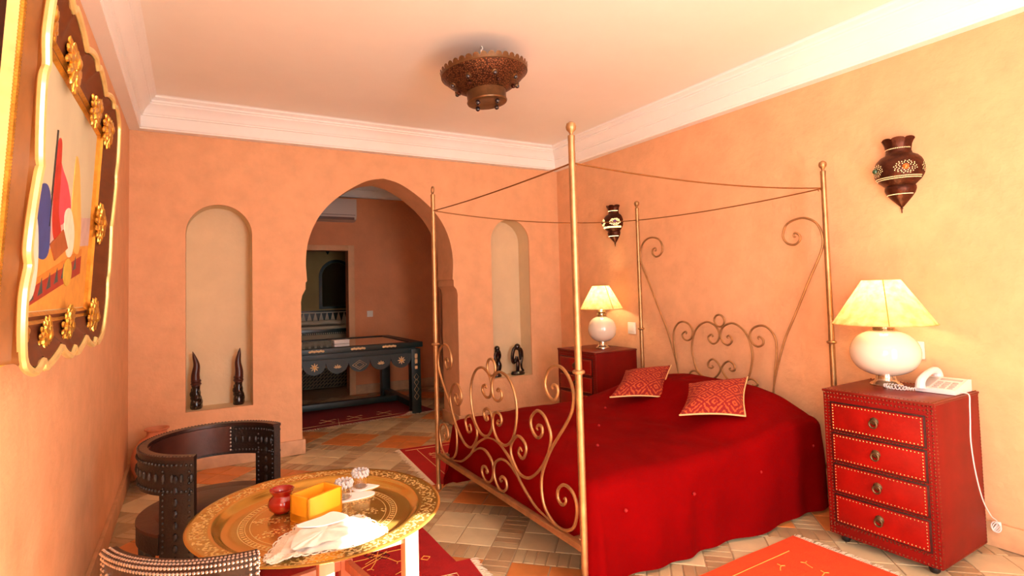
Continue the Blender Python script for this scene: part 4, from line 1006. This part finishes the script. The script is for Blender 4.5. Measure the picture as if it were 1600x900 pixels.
MB().tube(crom([Vector(p) for p in [(.0, 0, .30), (-.04, 0, .285), (-.062, 0, .23), (-.064, 0, .17), (-.05, 0, .135), (-.02, 0, .16), (-.008, 0, .2)]], 5), [.021-.004*(i/30) for i in range(31)], 10).build('arm', 'ebony', fg)
MB().tube(crom([Vector(p) for p in [(.0, 0, .30), (.035, 0, .285), (.058, 0, .25), (.060, 0, .18), (.046, 0, .12), (.05, 0, .07), (.075, 0, .035)]], 5), [.017-.006*(i/30) for i in range(31)], 10).build('arm', 'ebony', fg)
MB().tube(crom([Vector(p) for p in [(-.01, 0, .29), (.02, 0, .27), (.03, 0, .22), (.035, 0, .16)]], 5), .014, 8).build('back', 'ebony', fg)
MB().sphere((-.004, -.008, .305), .036, 12, 8, (1, .9, 1)).build('head', 'ebony', fg)

# clay urn
ur = thing('clay_urn', 'round terracotta urn with a wide rim in the left corner', 'urn', (-.235, 4.86, 0))
MB().lathe([(.06, .004), (.09, .012), (.135, .07), (.163, .15), (.168, .21), (.152, .28), (.115, .34), (.078, .365), (.066, .38), (.066, .405), (.082, .417), (.082, .425), (.074, .425), (.058, .405), (.058, .38), (.03, .33)], n=36).build('body', 'clay', ur, ang=50)
MB().lathe([(.001, .35), (.05, .35)], n=20).build('shadowed_inside', 'clay_dark', ur)  # darker disc: shade inside the urn put into the colour

# ------------------------------------------------------------------ barrel chair (far)
cc = (.105, 2.995); CR = .325
bc = thing('barrel_chair', 'dark carved leather barrel chair with curved back behind the tray table', 'chair', (cc[0], cc[1], 0))
A0, A1 = radians(22), radians(252); TOP = .722
MB().arc((0, 0), CR-.034, CR, A0, A1, TOP-.165, TOP-.012, 60).build('backrest', 'carved', bc)
MB().arc((0, 0), CR-.038, CR+.004, A0, A1, TOP-.014, TOP, 60).build('top_rail', 'leather', bc)
MB().arc((0, 0), CR-.044, CR-.033, radians(75), radians(195), TOP-.15, TOP-.016, 40).build('back_pad', 'seat_leather', bc)
pw = radians(27)
for a, b in ((A0, A0+pw), (A1-pw, A1)):
    p_ = MB().arc((0, 0), CR-.035, CR+.001, a, b, 0.004, TOP-.16, 12).build('front_panel', 'carved', bc)
    m = MB()
    for k in range(26):
        z = .06+k*.024
        for t in (.12, .88):
            an = a+(b-a)*t
            for r, s_ in ((CR+.0015, 1), (CR-.0355, -1)): m.sphere((r*cos(an), r*sin(an), z), .006, 6, 4)
    for k in range(12):
        z = .1+k*.048; an = (a+b)/2
        for r in (CR+.001, CR-.035): m.sphere((r*cos(an), r*sin(an), z), .011, 8, 5, (1, 1, 1.6))
    stuff(m.build('carving', 'carved', p_))
m = MB()
for k in range(64):
    an = A0+(A1-A0)*(k+.5)/64
    for z in (TOP-.035, TOP-.145): m.sphere(((CR+.001)*cos(an), (CR+.001)*sin(an), z), .0075, 6, 4); m.sphere(((CR-.035)*cos(an), (CR-.035)*sin(an), z), .006, 6, 4)
    if k % 2: m.sphere(((CR+.001)*cos(an), (CR+.001)*sin(an), TOP-.09), .010, 6, 4, (1, 1, 2)); m.sphere(((CR-.035)*cos(an), (CR-.035)*sin(an), TOP-.09), .009, 6, 4, (1, 1, 2))
stuff(m.build('carved_border', 'carved', bc))
m = MB()
for k in range(80): an = A0+(A1-A0)*(k+.5)/80; m.sphere(((CR-.002)*cos(an), (CR-.002)*sin(an), TOP), .004, 6, 4)
stuff(m.build('top_studs', 'leather', bc))
for a in (radians(75), radians(195)):
    m = MB()
    for k in range(7): m.sphere(((CR-.046)*cos(a), (CR-.046)*sin(a), TOP-.14+k*.019), .005, 6, 4)
    m.build('pad_studs', 'steel_stud', bc)
MB().lathe([(.001, .30), (.285, .30), (.285, .36)], n=48).build('seat_apron', 'carved', bc)
MB().arc((0, 0), .25, CR+.006, A0+pw, A1-pw, .31, .385, 60).build('seat_rail', 'carved', bc)
MB().lathe([(.284, .355), (.286, .375), (.27, .395), (.20, .412), (.001, .42)], n=48).build('seat', 'seat_leather', bc)
MB().arc((0, 0), .24, CR+.008, A0+pw, A1-pw, .384, .398, 60).build('seat_edge', 'seat_leather', bc)
for a in (radians(112), radians(168)): MB().arc((0, 0), CR-.05, CR, a-.13, a+.13, 0.004, .32, 6).build('leg', 'carved', bc)

# ------------------------------------------------------------------ studded chair (near, back towards the camera)
TOP2 = .68; bc2 = thing('studded_chair', 'brown leather chair back with rows of metal studs at the bottom left', 'chair', (-.045, 1.80, 0), radians(-34))
# local: x along the back, y towards the tray (front); curved back bulging to -y
RB = .42; hw = .235; am = math.asin(hw/RB)
def bp2(a, r, z): return (r*sin(a), RB*cos(am)+.02-r*cos(a), z)
def barc(name, m, r0, r1, z0, z1, a0=-am, a1=am, n=28, parent=bc2):
    mbx = MB(); o = []
    for i in range(n+1):
        a = a0+(a1-a0)*i/n
        for r, z in ((r0, z0), (r1, z0), (r1, z1), (r0, z1)): o.append(bp2(a, r, z))
    fs = [(0, 1, 2, 3), (n*4+3, n*4+2, n*4+1, n*4)]
    for i in range(n):
        for j in range(4): fs.append((i*4+j, (i+1)*4+j, (i+1)*4+(j+1) % 4, i*4+(j+1) % 4))
    mbx.add(o, fs); return mbx.build(name, m, parent)
barc('backrest', 'leather', RB-.035, RB, TOP2-.20, TOP2-.004); barc('top_edge', 'leather', RB-.037, RB+.002, TOP2-.006, TOP2)
stt = MB()
nst = 46
for k in range(nst+1):
    a = -am+2*am*k/nst
    for z, r in ((TOP2-.008, RB+.002), (TOP2-.024, RB)): stt.sphere(bp2(a, r, z), .0048, 7, 5)
    stt.sphere(bp2(a, RB-.004, TOP2), .0045, 7, 5); stt.sphere(bp2(a, RB-.020, TOP2), .0042, 7, 5)
for k in range(12):
    z = TOP2-.02-k*.015
    for s_ in (-1, 1):
        for da in (.012, .05): stt.sphere(bp2(s_*(am-da), RB+.001, z), .0046, 7, 5)
        for r in (RB-.008, RB-.026): p = bp2(s_*am, r, z); stt.sphere(p, .0046, 7, 5)
for k in range(9): stt.sphere(bp2(-am*.82+am*1.64*k/8, RB+.001, TOP2-.055), .0066, 8, 5)
stuff(stt.build('studs', 'steel_stud', bc2))
for s_ in (-1, 1): barc('back_leg', 'carved', RB-.035, RB-.002, .004, TOP2-.19, s_*am-(.06 if s_ > 0 else -.0), s_*am+(.06 if s_ < 0 else 0), 3)
fro = .40
MB().bbox(-.21, .21, .06, fro, .34, .40, .02).build('seat', 'seat_leather', bc2); MB().bbox(-.20, .20, .06, fro-.01, .28, .345, .006).build('apron', 'carved', bc2)
for s_ in (-1, 1): MB().bbox(s_*.18-.022, s_*.18+.022, fro-.06, fro-.015, .004, .30, .005).build('front_leg', 'carved', bc2)
m = MB()
for k in range(3):
    x = -.14+.14*k; m.tube([bp2((x+dx)/RB, RB+.001, TOP2-.12+dz) for dx, dz in ((-.035, 0), (0, .035), (.035, 0), (0, -.035), (-.035, 0))], .0025, 5)
m.build('tooled_diamonds', 'stud', bc2)

# ------------------------------------------------------------------ tray table
TC = (.4274, 2.1913)
stn = thing('tray_stand', 'pale wooden folding stand under the brass tray', 'table stand', (TC[0], TC[1], 0))
LEG = [(.262, -.262), (-.04, -.28), (-.27, .2), (.16, .28)]
for x, y in LEG: MB().bbox(x-.026, x+.026, y-.026, y+.026, .0225, .545, .006).build('leg', 'pink_wood', stn)
for (a, b) in ((0, 1), (1, 2), (2, 3), (3, 0)):
    p, q = Vector((*LEG[a], .22)), Vector((*LEG[b], .22)); d = (q-p); L_ = d.length; an = atan2(d.y, d.x)
    MB().bbox(0.02, L_-.02, -.014, .014, .20, .24, .004, Matrix.Translation((p.x, p.y, 0)) @ Matrix.Rotation(an, 4, 'Z')).build('stretcher', 'pink_wood', stn)
    MB().bbox(0.02, L_-.02, -.014, .014, .50, .54, .004, Matrix.Translation((p.x, p.y, 0)) @ Matrix.Rotation(an, 4, 'Z')).build('top_rail', 'pink_wood', stn)
tr = thing('brass_tray', 'large round engraved brass tray on the wooden stand', 'tray', (TC[0], TC[1], .546))
MB().lathe([(.001, .006), (.20, .006), (.30, .006), (.335, .007), (.35, .012), (.362, .024), (.372, .031), (.385, .033), (.44, .036), (.452, .039), (.457, .036), (.452, .032), (.38, .028), (.36, .014), (.345, .003), (.30, .0), (.001, 0)], n=128).build('dish', 'brass', tr, ang=50)
ZTR = .5525
# candle
cn = thing('square_candle', 'hollow square yellow wax candle on the brass tray', 'candle', (.415, 2.195, ZTR), radians(28))
hw_ = .064; hh = .062
def sqring(o, a, zc): return [(-a, -a), (a, -a), (a, a), (-a, a)]
mbx = MB(); k1 = hw_; k2 = hw_-.012
bm_o = MB().bbox(-k1*1.25, k1*1.25, -k1*.82, k1*.82, 0, .035, .005); bm_o.build('base_block', 'wax', cn)
for x0, x1, y0, y1 in ((-k1*1.25, k1*1.25, -k1*.82, -k1*.82+.012), (-k1*1.25, k1*1.25, k1*.82-.012, k1*.82), (-k1*1.25, -k1*1.25+.012, -k1*.82, k1*.82), (k1*1.25-.012, k1*1.25, -k1*.82, k1*.82)):
    MB().bbox(x0, x1, y0, y1, .0, .098, .003).build('wall', 'wax', cn)
MB().lathe([(.001, .036), (.045, .036), (.02, .05), (.006, .052), (.001, .052)], n=14).build('melted_pool', 'wax_in', cn)
MB().tube([(0, 0, .05), (.002, 0, .07)], .0018, 6).build('wick', 'dark', cn)
# red jar
jr = thing('red_jar', 'small glossy red ceramic jar beside the yellow candle', 'jar', (.305, 2.305, ZTR))
MB().lathe([(.025, 0), (.03, .003), (.048, .02), (.053, .036), (.047, .055), (.036, .066), (.034, .072), (.044, .084), (.046, .091), (.042, .091), (.03, .075), (.03, .06), (.038, .04), (.02, .01), (.001, .008)], n=32).build('body', 'red_glaze', jr, ang=60)
# glass holders on white cards
for i, (lab, x, y, crd) in enumerate((('cut glass holder with beaded rim nearest the yellow candle', .548, 2.315, [(.551, 2.365), (.667, 2.332), (.655, 2.284), (.536, 2.275), (.50, 2.31)]),
                                      ('cut glass holder with beaded rim farthest across the brass tray', .640, 2.405, [(.634, 2.440), (.757, 2.420), (.748, 2.388), (.627, 2.360), (.60, 2.40)]))):
    c = blob(crd, 4)
    tag(MB().prism([(a-x, b-y) for a, b in c], 0, .004).build('paper_card', 'paper', loc=(x, y, ZTR)), 'white paper card under the %s glass holder' % ('nearer' if i == 0 else 'farther'), 'paper')
    g = thing('glass_holder', lab, 'glass', (x, y, ZTR+.0042), group='cut glass holders on the tray')
    MB().lathe([(.026, 0), (.03, .004), (.031, .05), (.028, .05), (.027, .006), (.001, .006)], n=20).build('cup', 'glass', g)
    m = MB()
    for r, z, n in ((.031, .052, 12), (.033, .061, 12), (.03, .069, 11)):
        for k in range(n): a = 2*pi*k/n+z*30; m.sphere((r*cos(a), r*sin(a), z), .0075, 7, 5)
    m.build('beaded_rim', 'crystal', g)
# lace doily
dp = [(.204, 1.871), (.243, 2.002), (.306, 2.081), (.343, 2.120), (.401, 2.060), (.476, 2.080), (.554, 2.100), (.568, 2.034), (.596, 1.931), (.522, 1.874), (.439, 1.842), (.357, 1.841), (.277, 1.826), (.213, 1.832)]
dc = (.40, 1.965); dy_ = thing('lace_doily', 'rumpled white lace doily spilling over the tray rim', 'doily', (dc[0], dc[1], ZTR))
ed = blob(dp, 6); n = len(ed); rg = []
def trayz(x, y):
    r = sqrt((x-TC[0])**2+(y-TC[1])**2); return .0+.030*sstep(.33, .385, r)
def drings(scale0, scale1, kk, lift):
    out = []
    for j in range(kk+1):
        t = scale0+(scale1-scale0)*j/kk; ring = []
        for i, (x, y) in enumerate(ed):
            px_, py_ = dc[0]+(x-dc[0])*t, dc[1]+(y-dc[1])*t
            if t > .97:
                sca = 1+.03*abs(sin(i*1.1)); px_, py_ = dc[0]+(x-dc[0])*t*sca, dc[1]+(y-dc[1])*t*sca
            hgt = trayz(px_, py_)+.003+lift+(1-t*t)*.018+.011*abs(noise.noise(Vector((px_*14, py_*14, 2))))+.004*sin(i*.8)*t
            ring.append((px_-dc[0], py_-dc[1], hgt))
        out.append(ring)
    return out
def ringmesh(R_, name, m):
    mbx = MB(); mbx.add([p for r in R_ for p in r], [(j*n+i, j*n+(i+1) % n, (j+1)*n+(i+1) % n, (j+1)*n+i) for j in range(len(R_)-1) for i in range(n)]); return mbx.build(name, m, dy_, ang=80)
E1 = drings(1.0, 1.0, 1, 0)[0]; m = MB()
for i in range(0, n, 2):
    a_, b_ = Vector(E1[i]), Vector(E1[(i+2) % n]); c_ = (a_+b_)/2; o_ = Vector((c_.x, c_.y, 0)); o_ = o_.normalized()*.012 if o_.length > 0 else o_
    m.tube([a_, a_.lerp(c_, .4)+o_*.8, c_+o_, b_.lerp(c_, .4)+o_*.8, b_], .0022, 5)
stuff(m.build('lace_loops', 'lace_edge', dy_))
ringmesh(drings(.01, .8, 10, 0), 'cloth', 'lace'); ringmesh(drings(.8, 1.02, 4, 0), 'lace_border', 'lace_edge'); ringmesh(drings(.01, .62, 7, .014), 'upper_fold', 'lace')
pp = [(.318, 2.040), (.404, 2.065), (.454, 2.085), (.493, 2.018), (.412, 1.995), (.349, 2.010)]
tag(MB().prism([(a-.41, b-2.03) for a, b in blob(pp, 4)], 0, .004, mtx=Matrix.Rotation(.06, 4, 'X')).build('folded_paper', 'paper', loc=(.41, 2.03, ZTR+.040)), 'folded white paper lying on the lace doily', 'paper')
